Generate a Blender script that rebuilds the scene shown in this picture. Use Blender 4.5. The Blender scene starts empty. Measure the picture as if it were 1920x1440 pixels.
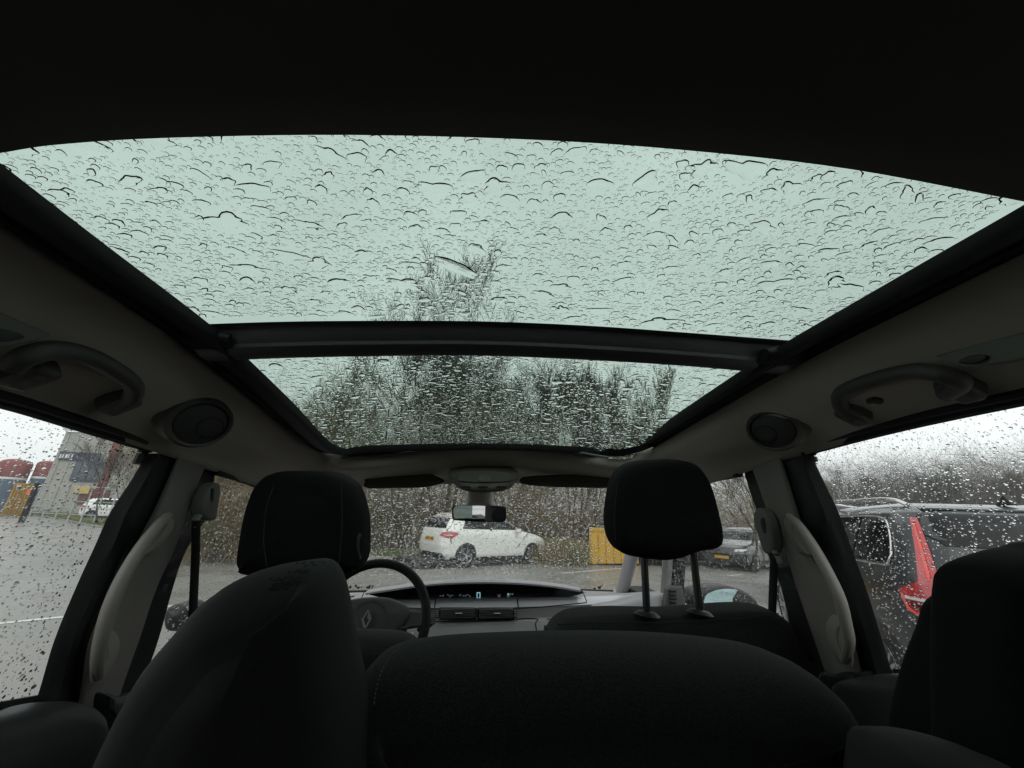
import bpy, math, random
import numpy as np
from mathutils import Vector, Matrix
random.seed(7); RNG = np.random.default_rng(7)
scn = bpy.context.scene
COL = scn.collection
R = math.radians
# ------------------------------------------------------------------ camera, sky, sun, exposure
LEAN = Matrix.Rotation(R(-2.5), 4, 'Y')            # the car stands on ground that falls to its right
FPX = 721.0
PSI, TH = R(4.8), R(18.9)
CAMC = np.array([-0.05, 0.0, 1.53])
Fv = np.array([math.sin(PSI)*math.cos(TH), math.cos(PSI)*math.cos(TH), math.sin(TH)])
Rv = np.array([math.cos(PSI), -math.sin(PSI), 0.0]); Uv = np.cross(Rv, Fv)
cam = bpy.data.cameras.new('camera'); camo = bpy.data.objects.new('camera', cam); COL.objects.link(camo)
cam.sensor_width = 36; cam.lens = FPX/1920*36; cam.clip_start = 0.01; cam.clip_end = 900
M3 = Matrix((Rv, Uv, -Fv)).transposed().to_4x4(); M3.translation = Vector(CAMC)
camo.matrix_world = LEAN @ M3
scn.camera = camo
world = bpy.data.worlds.new('World'); scn.world = world; world.use_nodes = True
wn, wl = world.node_tree.nodes, world.node_tree.links; wn.clear()
sky = wn.new('ShaderNodeTexSky'); sky.sky_type = 'NISHITA'; sky.sun_disc = False
sky.sun_elevation = R(48); sky.sun_rotation = R(200); sky.dust_density = 6; sky.air_density = 1.5
mixc = wn.new('ShaderNodeMix'); mixc.data_type = 'RGBA'; mixc.inputs[0].default_value = 0.93
mixc.inputs[7].default_value = (9.9, 10.3, 10.3, 1)      # even rain cloud over the sky
ctc = wn.new('ShaderNodeTexCoord'); cno = wn.new('ShaderNodeTexNoise'); cno.inputs['Scale'].default_value = 2.2; cno.inputs['Detail'].default_value = 4
cmr = wn.new('ShaderNodeMapRange'); cmr.inputs[1].default_value = .3; cmr.inputs[2].default_value = .7; cmr.inputs[3].default_value = .90; cmr.inputs[4].default_value = 1.08
cvm = wn.new('ShaderNodeVectorMath'); cvm.operation = 'SCALE'
bg = wn.new('ShaderNodeBackground'); bg.inputs['Strength'].default_value = 0.1
wo = wn.new('ShaderNodeOutputWorld')
wl.new(sky.outputs[0], mixc.inputs[6]); wl.new(ctc.outputs['Generated'], cno.inputs['Vector']); wl.new(cno.outputs[0], cmr.inputs[0]); wl.new(mixc.outputs[2], cvm.inputs[0]); wl.new(cmr.outputs[0], cvm.inputs['Scale']); wl.new(cvm.outputs[0], bg.inputs[0]); wl.new(bg.outputs[0], wo.inputs[0])
sl = bpy.data.lights.new('sun', 'SUN'); sl.energy = 0.5; sl.angle = R(60); sl.color = (1, .98, .95)
so = bpy.data.objects.new('sun', sl); COL.objects.link(so)
so.rotation_euler = (R(42), 0, R(200-180))
vs = scn.view_settings; vs.view_transform = 'Standard'; vs.look = 'None'; vs.exposure = 0.3; vs.gamma = 1; vs.use_curve_mapping = False
cy = scn.cycles
cy.use_denoising = True; cy.max_bounces = 12; cy.diffuse_bounces = 4; cy.glossy_bounces = 4; cy.transmission_bounces = 12
cy.transparent_max_bounces = 24; cy.sample_clamp_indirect = 4.0; cy.caustics_reflective = False

# ------------------------------------------------------------------ measuring helpers
def _dir(px, py): return Fv + Rv*(px-960)/FPX + Uv*(720-py)/FPX
def P(px, py, X=None, Y=None, Z=None):
    """a point of the cabin (car frame) on a plane X=, Y= or Z=, measured along a sight line"""
    d = _dir(px, py)
    t = (X-CAMC[0])/d[0] if X is not None else (Y-CAMC[1])/d[1] if Y is not None else (Z-CAMC[2])/d[2]
    return Vector(CAMC + d*t)
CW = LEAN @ Vector(CAMC)
def W(px, py, Z=0.0, D=None):
    """a point outside (world frame): on the level Z, or at horizontal distance D"""
    d = (LEAN.to_3x3() @ Vector(_dir(px, py)))
    if D is not None: t = D/math.hypot(d.x, d.y)
    else: t = (Z-CW.z)/d.z
    return CW + d*t
def cr(pts, n=8, closed=False):
    """Catmull-Rom through points"""
    pts = [Vector(p) for p in pts]; m = len(pts); out = []
    for i in range(m if closed else m-1):
        p1, p2 = pts[i], pts[(i+1) % m]
        p0 = pts[i-1] if (closed or i > 0) else p1*2-p2
        p3 = pts[(i+2) % m] if (closed or i+2 < m) else p2*2-p1
        for k in range(n):
            t = k/n
            out.append(0.5*((2*p1)+(p2-p0)*t+(2*p0-5*p1+4*p2-p3)*t*t+(3*p1-p0-3*p2+p3)*t**3))
    if not closed: out.append(pts[-1])
    return out
def lerp_path(pts, t):
    L = [0]
    for a, b in zip(pts, pts[1:]): L.append(L[-1]+(b-a).length)
    s = t*L[-1]
    for i in range(len(pts)-1):
        if s <= L[i+1]+1e-9:
            k = (s-L[i])/max(L[i+1]-L[i], 1e-9); return pts[i].lerp(pts[i+1], k)
    return pts[-1].copy()
def resample(pts, n): return [lerp_path(pts, i/(n-1)) for i in range(n)]

# ------------------------------------------------------------------ object helpers
CAR_FRAME = []                                       # top-level things that sit in or on the leaning car
def tag(o, label=None, cat=None, group=None, kind=None):
    if label: o['label'] = label
    if cat: o['category'] = cat
    if group: o['group'] = group
    if kind: o['kind'] = kind
    return o
def empty(name, loc=(0, 0, 0), rz=0, label=None, cat=None, group=None, car=False):
    o = bpy.data.objects.new(name, None); COL.objects.link(o); o.empty_display_size = .05
    o.location = loc; o.rotation_euler = (0, 0, rz)
    tag(o, label, cat, group)
    if car: CAR_FRAME.append(o)
    return o
def link(name, me, mat, parent=None, car=False):
    o = bpy.data.objects.new(name, me); COL.objects.link(o)
    if mat is not None and not me.materials: me.materials.append(mat)
    if parent is not None: o.parent = parent
    if car: CAR_FRAME.append(o)
    return o
class MB:
    def __init__(s): s.v = []; s.f = []
    def add(s, v, f):
        b = len(s.v); s.v += [tuple(p) for p in v]; s.f += [tuple(i+b for i in q) for q in f]; return s
    def grid(s, rows, cu=False, cv=False):
        b = len(s.v); nr, nc = len(rows), len(rows[0])
        for r in rows: s.v += [tuple(p) for p in r]
        for i in range(nr if cu else nr-1):
            for j in range(nc if cv else nc-1):
                a, c = b+i*nc+j, b+i*nc+(j+1) % nc; d, e = b+((i+1) % nr)*nc+j, b+((i+1) % nr)*nc+(j+1) % nc
                s.f.append((a, c, e, d))
        return s
    def box(s, c, d, M=None):
        hx, hy, hz = d[0]/2, d[1]/2, d[2]/2
        v = [Vector((x*hx, y*hy, z*hz)) for z in (-1, 1) for y in (-1, 1) for x in (-1, 1)]
        v = [(M @ p if M else p)+Vector(c) for p in v]
        return s.add(v, [(0, 2, 3, 1), (4, 5, 7, 6), (0, 1, 5, 4), (2, 6, 7, 3), (0, 4, 6, 2), (1, 3, 7, 5)])
    def tube(s, path, r, seg=8, flat=1.0, up=Vector((0, 0, 1)), cap=True):
        path = [Vector(p) for p in path]; n = len(path); rows = []
        for i, p in enumerate(path):
            t = (path[min(i+1, n-1)]-path[max(i-1, 0)]).normalized()
            a = t.cross(up)
            if a.length < 1e-4: a = t.cross(Vector((1, 0, 0)))
            a.normalize(); b = a.cross(t).normalized()
            rr = r[i] if hasattr(r, '__len__') else r
            rows.append([p+a*math.cos(2*math.pi*k/seg)*rr+b*math.sin(2*math.pi*k/seg)*rr*flat for k in range(seg)])
        base = len(s.v); s.grid(rows, cv=True)
        if cap:
            s.f.append(tuple(base+k for k in range(seg))[::-1]); s.f.append(tuple(base+(n-1)*seg+k for k in range(seg)))
        return s
    def prism(s, poly, off):
        n = len(poly); off = Vector(off); v = [Vector(p) for p in poly]; v += [p+off for p in v]
        return s.add(v, [tuple(range(n))[::-1], tuple(range(n, 2*n))]+[(i, (i+1) % n, n+(i+1) % n, n+i) for i in range(n)])
    def build(s, name, mat, parent=None, smooth=True, car=False, bevel=0, angle=40, sub=0, thick=0):
        me = bpy.data.meshes.new(name); me.from_pydata(s.v, [], s.f); me.update()
        o = link(name, me, mat, parent, car)
        if smooth:
            me.polygons.foreach_set('use_smooth', [True]*len(me.polygons))
            if angle: me.set_sharp_from_angle(angle=R(angle))
        if thick: m = o.modifiers.new('t', 'SOLIDIFY'); m.thickness = thick; m.offset = 0
        if bevel: m = o.modifiers.new('b', 'BEVEL'); m.width = bevel; m.segments = 2; m.limit_method = 'ANGLE'
        if sub: m = o.modifiers.new('s', 'SUBSURF'); m.levels = m.render_levels = sub
        return o
def fast_mesh(name, v, f):
    """numpy arrays: v (n,3), f (m,3)"""
    me = bpy.data.meshes.new(name); me.vertices.add(len(v)); me.vertices.foreach_set('co', np.asarray(v, dtype=np.float32).ravel())
    k = f.shape[1]; me.loops.add(f.size); me.loops.foreach_set('vertex_index', f.astype(np.int32).ravel())
    me.polygons.add(len(f)); me.polygons.foreach_set('loop_start', np.arange(len(f), dtype=np.int32)*k)
    me.polygons.foreach_set('loop_total', np.full(len(f), k, dtype=np.int32)); me.update(calc_edges=True); me.validate()
    me.polygons.foreach_set('use_smooth', np.ones(len(me.polygons), dtype=bool))
    return me

# ------------------------------------------------------------------ materials
def mat(name, col, rough=.6, spec=.5, metal=0, bump=None, var=None, coat=0, emit=None, sheen=0):
    m = bpy.data.materials.new(name); m.use_nodes = True; nt = m.node_tree; b = nt.nodes['Principled BSDF']
    b.inputs['Base Color'].default_value = (*col, 1); b.inputs['Roughness'].default_value = rough
    b.inputs['Specular IOR Level'].default_value = spec; b.inputs['Metallic'].default_value = metal
    b.inputs['Coat Weight'].default_value = coat; b.inputs['Coat Roughness'].default_value = .08
    if sheen: b.inputs['Sheen Weight'].default_value = sheen; b.inputs['Sheen Roughness'].default_value = .5
    if emit: b.inputs['Emission Color'].default_value = (*emit[0], 1); b.inputs['Emission Strength'].default_value = emit[1]
    tc = nt.nodes.new('ShaderNodeTexCoord')
    if var:                                            # var = (scale, second colour, low, high)
        n = nt.nodes.new('ShaderNodeTexNoise'); n.inputs['Scale'].default_value = var[0]; n.inputs['Detail'].default_value = 6
        r = nt.nodes.new('ShaderNodeMapRange'); r.inputs[1].default_value = var[2]; r.inputs[2].default_value = var[3]
        x = nt.nodes.new('ShaderNodeMix'); x.data_type = 'RGBA'; x.inputs[6].default_value = (*col, 1); x.inputs[7].default_value = (*var[1], 1)
        nt.links.new(tc.outputs['Object'], n.inputs['Vector']); nt.links.new(n.outputs[0], r.inputs[0])
        nt.links.new(r.outputs[0], x.inputs[0]); nt.links.new(x.outputs[2], b.inputs['Base Color'])
    if bump:                                           # bump = (scale, strength, distance)
        n = nt.nodes.new('ShaderNodeTexNoise'); n.inputs['Scale'].default_value = bump[0]; n.inputs['Detail'].default_value = 4
        bb = nt.nodes.new('ShaderNodeBump'); bb.inputs['Strength'].default_value = bump[1]; bb.inputs['Distance'].default_value = bump[2]
        nt.links.new(tc.outputs['Object'], n.inputs['Vector']); nt.links.new(n.outputs[0], bb.inputs['Height']); nt.links.new(bb.outputs[0], b.inputs['Normal'])
    return m
def pane_mat(name, tint, refl=.05):
    m = bpy.data.materials.new(name); m.use_nodes = True; nt = m.node_tree; nt.nodes.clear()
    t = nt.nodes.new('ShaderNodeBsdfTransparent'); t.inputs[0].default_value = (*tint, 1)
    g = nt.nodes.new('ShaderNodeBsdfGlossy'); g.inputs['Roughness'].default_value = .02
    f = nt.nodes.new('ShaderNodeLayerWeight'); f.inputs[0].default_value = .25
    mr = nt.nodes.new('ShaderNodeMapRange'); mr.inputs[3].default_value = refl*.6; mr.inputs[4].default_value = .35
    pw = nt.nodes.new('ShaderNodeMath'); pw.operation = 'POWER'; pw.inputs[1].default_value = 3
    x = nt.nodes.new('ShaderNodeMixShader'); o = nt.nodes.new('ShaderNodeOutputMaterial')
    nt.links.new(f.outputs['Facing'], pw.inputs[0]); nt.links.new(pw.outputs[0], mr.inputs[0]); nt.links.new(mr.outputs[0], x.inputs[0])
    nt.links.new(t.outputs[0], x.inputs[1]); nt.links.new(g.outputs[0], x.inputs[2]); nt.links.new(x.outputs[0], o.inputs[0])
    return m
def water_mat():
    m = bpy.data.materials.new('rain_water'); m.use_nodes = True; nt = m.node_tree; nt.nodes.clear()
    r = nt.nodes.new('ShaderNodeBsdfRefraction'); r.inputs['IOR'].default_value = 1.33; r.inputs['Roughness'].default_value = 0
    o = nt.nodes.new('ShaderNodeOutputMaterial'); nt.links.new(r.outputs[0], o.inputs[0]); return m
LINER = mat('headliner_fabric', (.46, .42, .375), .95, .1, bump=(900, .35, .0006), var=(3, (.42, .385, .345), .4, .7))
LINERD = mat('shaded_headliner_fabric', (.085, .078, .070), .95, .1, bump=(900, .35, .0006))  # same headliner cloth, with the shade of the unlit rear put into its colour
PLGREY = mat('pillar_plastic', (.20, .185, .168), .6, .3, bump=(700, .25, .0004))
HANDLE = mat('handle_plastic', (.25, .235, .21), .5, .5, bump=(900, .12, .0003))
BLACKP = mat('black_plastic', (.012, .012, .013), .5, .4, bump=(600, .2, .0004))
RUBBER = mat('black_rubber', (.010, .010, .011), .7, .3)
FRAMEB = mat('roof_frame_black', (.010, .011, .012), .65, .25)
BARM = mat('crossbar_satin', (.060, .057, .062), .40, .5)
FABRIC = mat('seat_fabric', (.012, .0125, .0125), .95, .1, bump=(650, .9, .0012), var=(420, (.022, .023, .022), .42, .62), sheen=.08)
LEATH = mat('seat_side_fabric', (.016, .017, .0165), .75, .2, bump=(500, .3, .0006), var=(6, (.017, .018, .017), .4, .7))
HEADR = mat('headrest_cloth', (.0045, .0045, .005), .9, .15, bump=(600, .5, .0008))
THREAD = mat('grey_thread', (.10, .095, .085), .8)
CHROME = mat('dark_chrome', (.30, .30, .31), .22, .5, metal=1)
DASH = mat('dash_grey', (.33, .325, .34), .38, .5, bump=(500, .25, .0005))
DASHD = mat('dash_dark_grey', (.09, .09, .095), .5, .4, bump=(500, .25, .0005))
DASHL = mat('dash_lower_grey', (.30, .295, .30), .5, .4, bump=(120, .25, .001))
GLOSSB = mat('display_glass', (.004, .004, .005), .15, .5)
DIGIT = mat('display_digits', (.1, .2, .22), .5, emit=((.45, .85, 1), .55))
DIGITD = mat('display_dim', (.1, .1, .1), .5, emit=((.6, .7, .8), .12))
WHEELM = mat('steering_leather', (.004, .004, .005), .6, .18, bump=(400, .2, .0004))
WHEELH = mat('steering_hub_plastic', (.030, .030, .033), .5, .4, bump=(600, .3, .0004))
BELTM = mat('belt_webbing', (.015, .015, .015), .8, .2, bump=(700, .5, .0006))
MIRROR = mat('mirror_silver', (.85, .88, .88), .01, metal=1)
ROOFGL = pane_mat('roof_glass', (.445, .54, .485)); SIDEGL = pane_mat('clear_glass', (.955, .975, .968)); SCREENGL = pane_mat('windscreen_glass', (.90, .93, .90))
WATER = water_mat()
WATERG = mat('rain_water_glossy', (1, 1, 1), 0.0)
wt = WATERG.node_tree; gb = wt.nodes.new('ShaderNodeBsdfGlass'); gb.inputs['IOR'].default_value = 1.33; gb.inputs['Roughness'].default_value = 0
wt.links.new(gb.outputs[0], wt.nodes['Material Output'].inputs[0])

# =================================================================== THE GROUND OUTSIDE
def asphalt():
    m = mat('wet_asphalt', (.185, .183, .17), .35, .5, var=(.35, (.24, .235, .215), .35, .65))
    nt = m.node_tree; b = nt.nodes['Principled BSDF']; tc = nt.nodes.new('ShaderNodeTexCoord')
    n = nt.nodes.new('ShaderNodeTexNoise'); n.inputs['Scale'].default_value = .55; n.inputs['Detail'].default_value = 9; n.inputs['Roughness'].default_value = .65
    r = nt.nodes.new('ShaderNodeMapRange'); r.inputs[1].default_value = .38; r.inputs[2].default_value = .62; r.inputs[3].default_value = .16; r.inputs[4].default_value = .5
    nt.links.new(tc.outputs['Object'], n.inputs['Vector']); nt.links.new(n.outputs[0], r.inputs[0]); nt.links.new(r.outputs[0], b.inputs['Roughness'])
    n2 = nt.nodes.new('ShaderNodeTexNoise'); n2.inputs['Scale'].default_value = 90; n2.inputs['Detail'].default_value = 3
    bb = nt.nodes.new('ShaderNodeBump'); bb.inputs['Strength'].default_value = .5; bb.inputs['Distance'].default_value = .012
    nt.links.new(tc.outputs['Object'], n2.inputs['Vector']); nt.links.new(n2.outputs[0], bb.inputs['Height']); nt.links.new(bb.outputs[0], b.inputs['Normal'])
    return m
ASPH = asphalt()
GRASSM = mat('verge_grass', (.075, .095, .030), .9, .2, bump=(9, 1, .08), var=(1.3, (.12, .10, .055), .4, .6))
DRYG = mat('rough_grassland', (.13, .10, .055), .95, .1, bump=(6, 1, .1), var=(.5, (.085, .095, .035), .42, .6))
SOIL = mat('woodland_floor', (.085, .07, .05), .95, .1, bump=(3, 1, .15), var=(.6, (.12, .10, .07), .4, .6))
PAINT = mat('white_road_paint', (.62, .62, .60), .4, .4, var=(14, (.25, .25, .24), .52, .72))
CONC = mat('kerb_concrete', (.30, .30, .28), .6, .3, var=(6, (.20, .20, .19), .4, .7))
GALV = mat('galvanised_steel', (.42, .46, .46), .4, .5, metal=.3)
def sheet(name, pts, z, m, label=None):
    o = MB().add([(p[0], p[1], z) for p in pts], [tuple(range(len(pts)))]).build(name, m, smooth=False)
    return tag(o, label, kind='structure')
sheet('ground', [(-220, -150), (220, -150), (220, 280), (-220, 280)], -.02, SOIL, 'damp earth under the trees around the car park')
# edge where the asphalt meets the verge, left to right
edge = [W(-260, 985), W(45, 967), W(160, 985), W(265, 1004), W(350, 1020), W(440, 1034), W(490, 1036), W(640, 1046), W(760, 1052), W(900, 1056), W(1040, 1056), W(1110, 1058), W(1190, 1052), W(1330, 1047), W(1430, 1040), W(1600, 1050), W(1750, 1042), W(1990, 1040)]
edge = [Vector((p.x, p.y, 0)) for p in edge]
E2 = cr(edge, 4)
sheet('car_park_asphalt', [(-70, edge[0].y)]+[(p.x, p.y) for p in E2]+[(70, edge[-1].y), (70, -40), (-70, -40)], 0, ASPH, 'wet grey asphalt of the car park')
kb = MB()
kb.grid([[(p.x, p.y, .0), (p.x, p.y, .10), (p.x*1.012, p.y*1.012, .10), (p.x*1.012, p.y*1.012, -.01)] for p in E2])
tag(kb.build('kerb', CONC, smooth=False), 'low concrete kerb between the asphalt and the verge', kind='structure')
g = MB(); rows = []
for p in E2:
    d = p.normalized(); rows.append([p+d*k+Vector((0, 0, h)) for k, h in ((.14, .04), (.6, .07), (1.6, .10), (3.2, .14))])
g.grid(rows); tag(g.build('grass_verge', GRASSM), 'green grass verge behind the kerb', kind='structure')
lg = [W(48, 966), W(150, 978), W(265, 1002), W(345, 1016), W(400, 962), W(250, 950), W(60, 948)]
sheet('left_grass', [(p.x, p.y) for p in lg], .13, GRASSM, 'patch of wet grass between the asphalt and the yard fence')
yd = [W(-400, 962), W(48, 960), W(60, 948), W(250, 950), W(400, 962), (40*-1, 120), (-160, 120)]
sheet('yard_concrete', [(p[0], p[1]) for p in yd], .012, CONC, 'pale concrete yard before the warehouse')
def stripe(a, b, w, name='painted_line'):
    a = Vector((a.x, a.y, 0)); b = Vector((b.x, b.y, 0)); n = (b-a).normalized().cross(Vector((0, 0, 1)))*w/2
    return sheet(name, [a-n, b-n, b+n, a+n], .004, PAINT)
stripe(W(-300, 1200), W(118, 1157), .10)['label'] = 'worn white bay line seen through the left rear door window'
stripe(W(300, 1139), W(345, 1134), .10)['label'] = 'short white line ahead of the left door mirror'
stripe(W(1052, 1075), W(1175, 1065), .12)['label'] = 'white bay line to the right of the white hatchback'
stripe(W(1365, 1080), W(1392, 1077), .10)['label'] = 'faint white dash on the asphalt beyond the right door mirror'

# =================================================================== TREES (bare, winter)
def branch_segments(h, spread, seed, levels=4, thin=.006, stems=1, upness=.55, nch=(3, 5)):
    """trunk, ascending limbs, side branches, twigs; everything reaches upwards"""
    rd = random.Random(seed); segs = []
    def run(p, d, L, r, lv, n):
        q = p; step = L/n; pts = []
        for i in range(n):
            d = (d+Vector((rd.gauss(0, .09), rd.gauss(0, .09), rd.gauss(0, .05)+.05*upness))).normalized()
            q2 = q+d*step; ra, rb = max(thin, r*(1-.75*i/n)), max(thin, r*(1-.75*(i+1)/n)); segs.append((*q, *q2, ra, rb)); pts.append((q2, d.copy(), rb)); q = q2
        if lv >= levels: return
        cnt = {0: 9, 1: 8, 2: 6, 3: 4}[lv]; t0 = .28 if lv == 0 else .15
        for c in range(cnt):
            t = t0+(1-t0)*(c+rd.random())/cnt; k = min(n-1, int(t*n)); q0, dd, rr = pts[k]
            o = dd.orthogonal().normalized(); o.rotate(Matrix.Rotation(rd.uniform(0, 2*math.pi), 3, dd))
            sp = spread*rd.uniform(.55, 1.05); dn = (dd+o*sp+Vector((0, 0, upness*.35))).normalized()
            run(q0, dn, L*rd.uniform(.40, .62)*(1.15-.5*t), max(rr*.62, thin), lv+1, 5 if lv < 2 else 3)
    for s_ in range(stems):
        a = 2*math.pi*s_/stems+rd.random(); k = .0 if stems == 1 else .30
        run(Vector((math.cos(a)*k*.5, math.sin(a)*k*.5, 0)), Vector((math.cos(a)*k, math.sin(a)*k, 1)).normalized(), h*.85*rd.uniform(.8, 1), h*.012/(stems**.4), 0, 8)
    return np.array(segs)
def seg_mesh(name, S, sides=3):
    p0, p1, r0, r1 = S[:, :3], S[:, 3:6], S[:, 6:7], S[:, 7:8]
    t = p1-p0; t /= np.linalg.norm(t, axis=1, keepdims=True)+1e-9
    up = np.where(np.abs(t[:, 2:3]) > .9, np.array([[1., 0, 0]]), np.array([[0, 0, 1.]])); a = np.cross(t, up); a /= np.linalg.norm(a, axis=1, keepdims=True); b = np.cross(a, t)
    V = np.zeros((len(S), 2*sides, 3))
    for k in range(sides):
        c, s = math.cos(2*math.pi*k/sides), math.sin(2*math.pi*k/sides)
        V[:, k] = p0+(a*c+b*s)*r0; V[:, sides+k] = p1+(a*c+b*s)*r1
    F = np.array([[k, (k+1) % sides, sides+(k+1) % sides, sides+k] for k in range(sides)])
    F = (F[None]+(np.arange(len(S))*2*sides)[:, None, None]).reshape(-1, 4)
    return fast_mesh(name, V.reshape(-1, 3), F)
BARK = mat('dark_bark', (.055, .052, .042), .9, .2, var=(2, (.085, .085, .06), .4, .6))
BARKB = mat('brown_twigs', (.29, .22, .14), .9, .1, var=(.35, (.17, .16, .09), .42, .58))
def tree_kind(seed, h, spread, thin, levels, stems=1, m=BARK, nch=(3, 5), upness=.55):
    S = branch_segments(h, spread, seed, levels, thin, stems, nch=nch, upness=upness)
    S[:, :6] *= h/S[:, 5].max()
    big = S[:, 6] > .045*h/15
    if len(S) > 30000: 
        keep = np.where(big, True, np.random.default_rng(1).random(len(S)) < 30000/len(S)); S = S[keep]; big = big[keep]
    return seg_mesh('trunk', S[big], 5), seg_mesh('crown', S[~big], 3), m
KINDS = [tree_kind(3, 16, .85, .0075, 4, stems=3, upness=.8), tree_kind(11, 12, .85, .009, 4, stems=2), tree_kind(21, 12, .5, .009, 4, stems=4, upness=1.1), tree_kind(37, 9, .9, .008, 3, stems=6, m=BARKB)]
print('tree tris', [len(k[1].polygons)*2 for k in KINDS])
def tree(loc, k, s, rz, label, group, m=None, name='bare_tree'):
    o = empty(name, (loc[0], loc[1], -.02), rz, label, 'tree', group); o.scale = (s, s, s)
    for nm, me in (('trunk', KINDS[k][0]), ('crown', KINDS[k][1])): link(nm, me, KINDS[k][2], o)
def tree_top(px, ptop, D, k, rz, label, group, base_h):
    b = W(px, ptop, D=D); tree(b, k, max(.2, b.z/base_h), rz, label, group)
G1 = 'bare trees ahead of the car'
tree_top(880, 530, 21, 0, .4, 'tallest bare tree, its top twigs reaching the rear roof pane above the crossbar', G1, 16)
tree_top(700, 690, 26, 1, 2.1, 'bushy bare tree at the left side of the front roof pane', G1, 12)
tree_top(620, 742, 24, 2, 1.2, 'smaller bare tree at the far left corner of the front roof pane', G1, 12)
tree_top(800, 640, 25, 1, 4.1, 'bare tree just left of the tallest tree', G1, 12)
tree_top(985, 655, 24, 1, 5.2, 'dense bare tree just right of the tallest tree', G1, 12)
tree_top(1075, 668, 23, 2, 0.3, 'upright many-stemmed bare tree right of the roof middle', G1, 12)
tree_top(1180, 690, 25, 2, 3.3, 'fan-shaped bare tree near the right end of the front roof pane', G1, 12)
tree_top(1262, 745, 26, 1, 2.7, 'low bare tree at the far right of the front roof pane', G1, 12)
tree_top(805, 600, 22, 0, 2.9, 'tall bare tree whose crown overlaps the tallest from the left', G1, 16)
tree_top(960, 590, 22.5, 0, 4.9, 'tall bare tree whose crown overlaps the tallest from the right', G1, 16)
tree_top(1128, 760, 17, 2, 1.9, 'slim dark tree standing behind the yellow skip', G1, 12)
tree_top(930, 740, 19, 1, 1.0, 'bare tree directly behind the white hatchback', G1, 12)
G2 = 'bare trees seen through the left windows'
tree_top(255, 800, 34, 1, .7, 'thin bare tree in front of the grey warehouse', G2, 12)
tree_top(420, 770, 16, 3, 2.2, 'twiggy tree rising from the brambles left of the driver headrest', G2, 9)
tree_top(520, 740, 20, 1, 3.9, 'bare tree behind the driver headrest', G2, 12)
G3 = 'bare trees seen through the right windows'
tree_top(1370, 780, 18, 1, 4.4, 'bare tree beyond the passenger headrest above the parked cars', G3, 12)
tree_top(1420, 800, 20, 2, .9, 'slim bare tree beside the right belt guide', G3, 12)
for i, (px, pt, D, k, lab) in enumerate([(1612, 868, 62, 1, 'rounded pale bare crown nearest the right window pillar'), (1762, 862, 62, 1, 'fan of bare twigs rising highest over the dark estate roof'), (1690, 900, 66, 0, 'low bare crown between the two higher ones at right'), (1850, 880, 70, 1, 'broad bare crown above the right seat headrest'), (1905, 868, 66, 2, 'bare tree at the right edge of the right window')]):
    tree_top(px, pt, D, k, i*1.3, lab, G3, [16, 12, 12, 9][k])
# the wood behind: uncountable stems and twigs
def thicket(name, fn, n, m, label):
    S = []
    rd = random.Random(5)
    for i in range(n):
        x, y, h = fn(rd); x0, y0 = x, y
        p = Vector((x, y, -.02)); d = Vector((rd.gauss(0, .32), rd.gauss(0, .32), 1)).normalized(); r = rd.choice((.006, .008, .010, .012, .03))*max(.5, h/5)
        for k in range(4):
            q = p+d*h/4; S.append((*p, *q, r, r*.7))
            for c in range(5):
                dd = Vector((rd.gauss(0, .8), rd.gauss(0, .8), rd.uniform(-.1, 1.0))).normalized(); q1 = q+dd*h*rd.uniform(.12, .3); S.append((*q, *q1, max(r*.5, .005), max(r*.3, .004)))
                for e in range(2):
                    de = (dd+Vector((rd.gauss(0, .6), rd.gauss(0, .6), rd.gauss(.2, .4)))).normalized(); S.append((*q1, *(q1+de*h*rd.uniform(.08, .18)), r*.3, r*.18))
            p = q; r *= .7; d = (d+Vector((rd.gauss(0, .15), rd.gauss(0, .15), .1))).normalized()
    return tag(link(name, seg_mesh(name, np.array(S), 3), m), label, 'woodland', kind='stuff')
def front_wood(rd):
    px = rd.uniform(560, 1480); D = 17+14*rd.random()**1.2+(10 if px > 1290 else 0); b = W(px, 960, D=D); return b.x, b.y, rd.uniform(2.5, 7.5)
thicket('woodland', front_wood, 1300, BARKB, 'tangled grey-brown winter wood behind the white hatchback')
def left_hedge(rd):
    px = rd.uniform(330, 640); D = 13.5+6*rd.random(); b = W(px, 960, D=D); return b.x, b.y, rd.uniform(1.5, 4.6)
thicket('bramble_thicket', left_hedge, 700, BARKB, 'dense bramble thicket beyond the asphalt, left of the driver headrest')
FARW = mat('far_twigs', (.12, .105, .085), .95, .05)
def right_wood(rd):
    px = rd.uniform(1440, 2100); D = 60+20*rd.random(); b = W(px, 960, D=D); return b.x, b.y, rd.uniform(6, 10.5)
thicket('distant_woodland', right_wood, 1500, FARW, 'misty line of bare trees across the field at the right')

# grass tufts
def blades(name, fn, n, m, label, w=.012):
    V = np.zeros((n, 3, 3)); rd = random.Random(9)
    for i in range(n):
        x, y, z, h = fn(rd); a = rd.uniform(0, 6.28); dx, dy = math.cos(a)*w, math.sin(a)*w
        V[i] = ((x-dx, y-dy, z), (x+dx, y+dy, z), (x+rd.gauss(0, .3)*h, y+rd.gauss(0, .3)*h, z+h))
    return tag(link(name, fast_mesh(name, V.reshape(-1, 3), np.arange(3*n).reshape(-1, 3)), m), label, 'grass', kind='stuff')
TUFT = mat('green_blades', (.13, .18, .045), .8, .2, var=(.8, (.20, .17, .08), .45, .6))
TUFTD = mat('dry_blades', (.27, .21, .11), .85, .1, var=(.7, (.15, .16, .06), .42, .6))
def verge_fn(rd):
    i = rd.randrange(len(E2)-1); p = E2[i].lerp(E2[i+1], rd.random()); d = p.normalized(); k = rd.uniform(.15, 2.6); q = p+d*k; return q.x, q.y, .04, rd.uniform(.05, .2)
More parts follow.
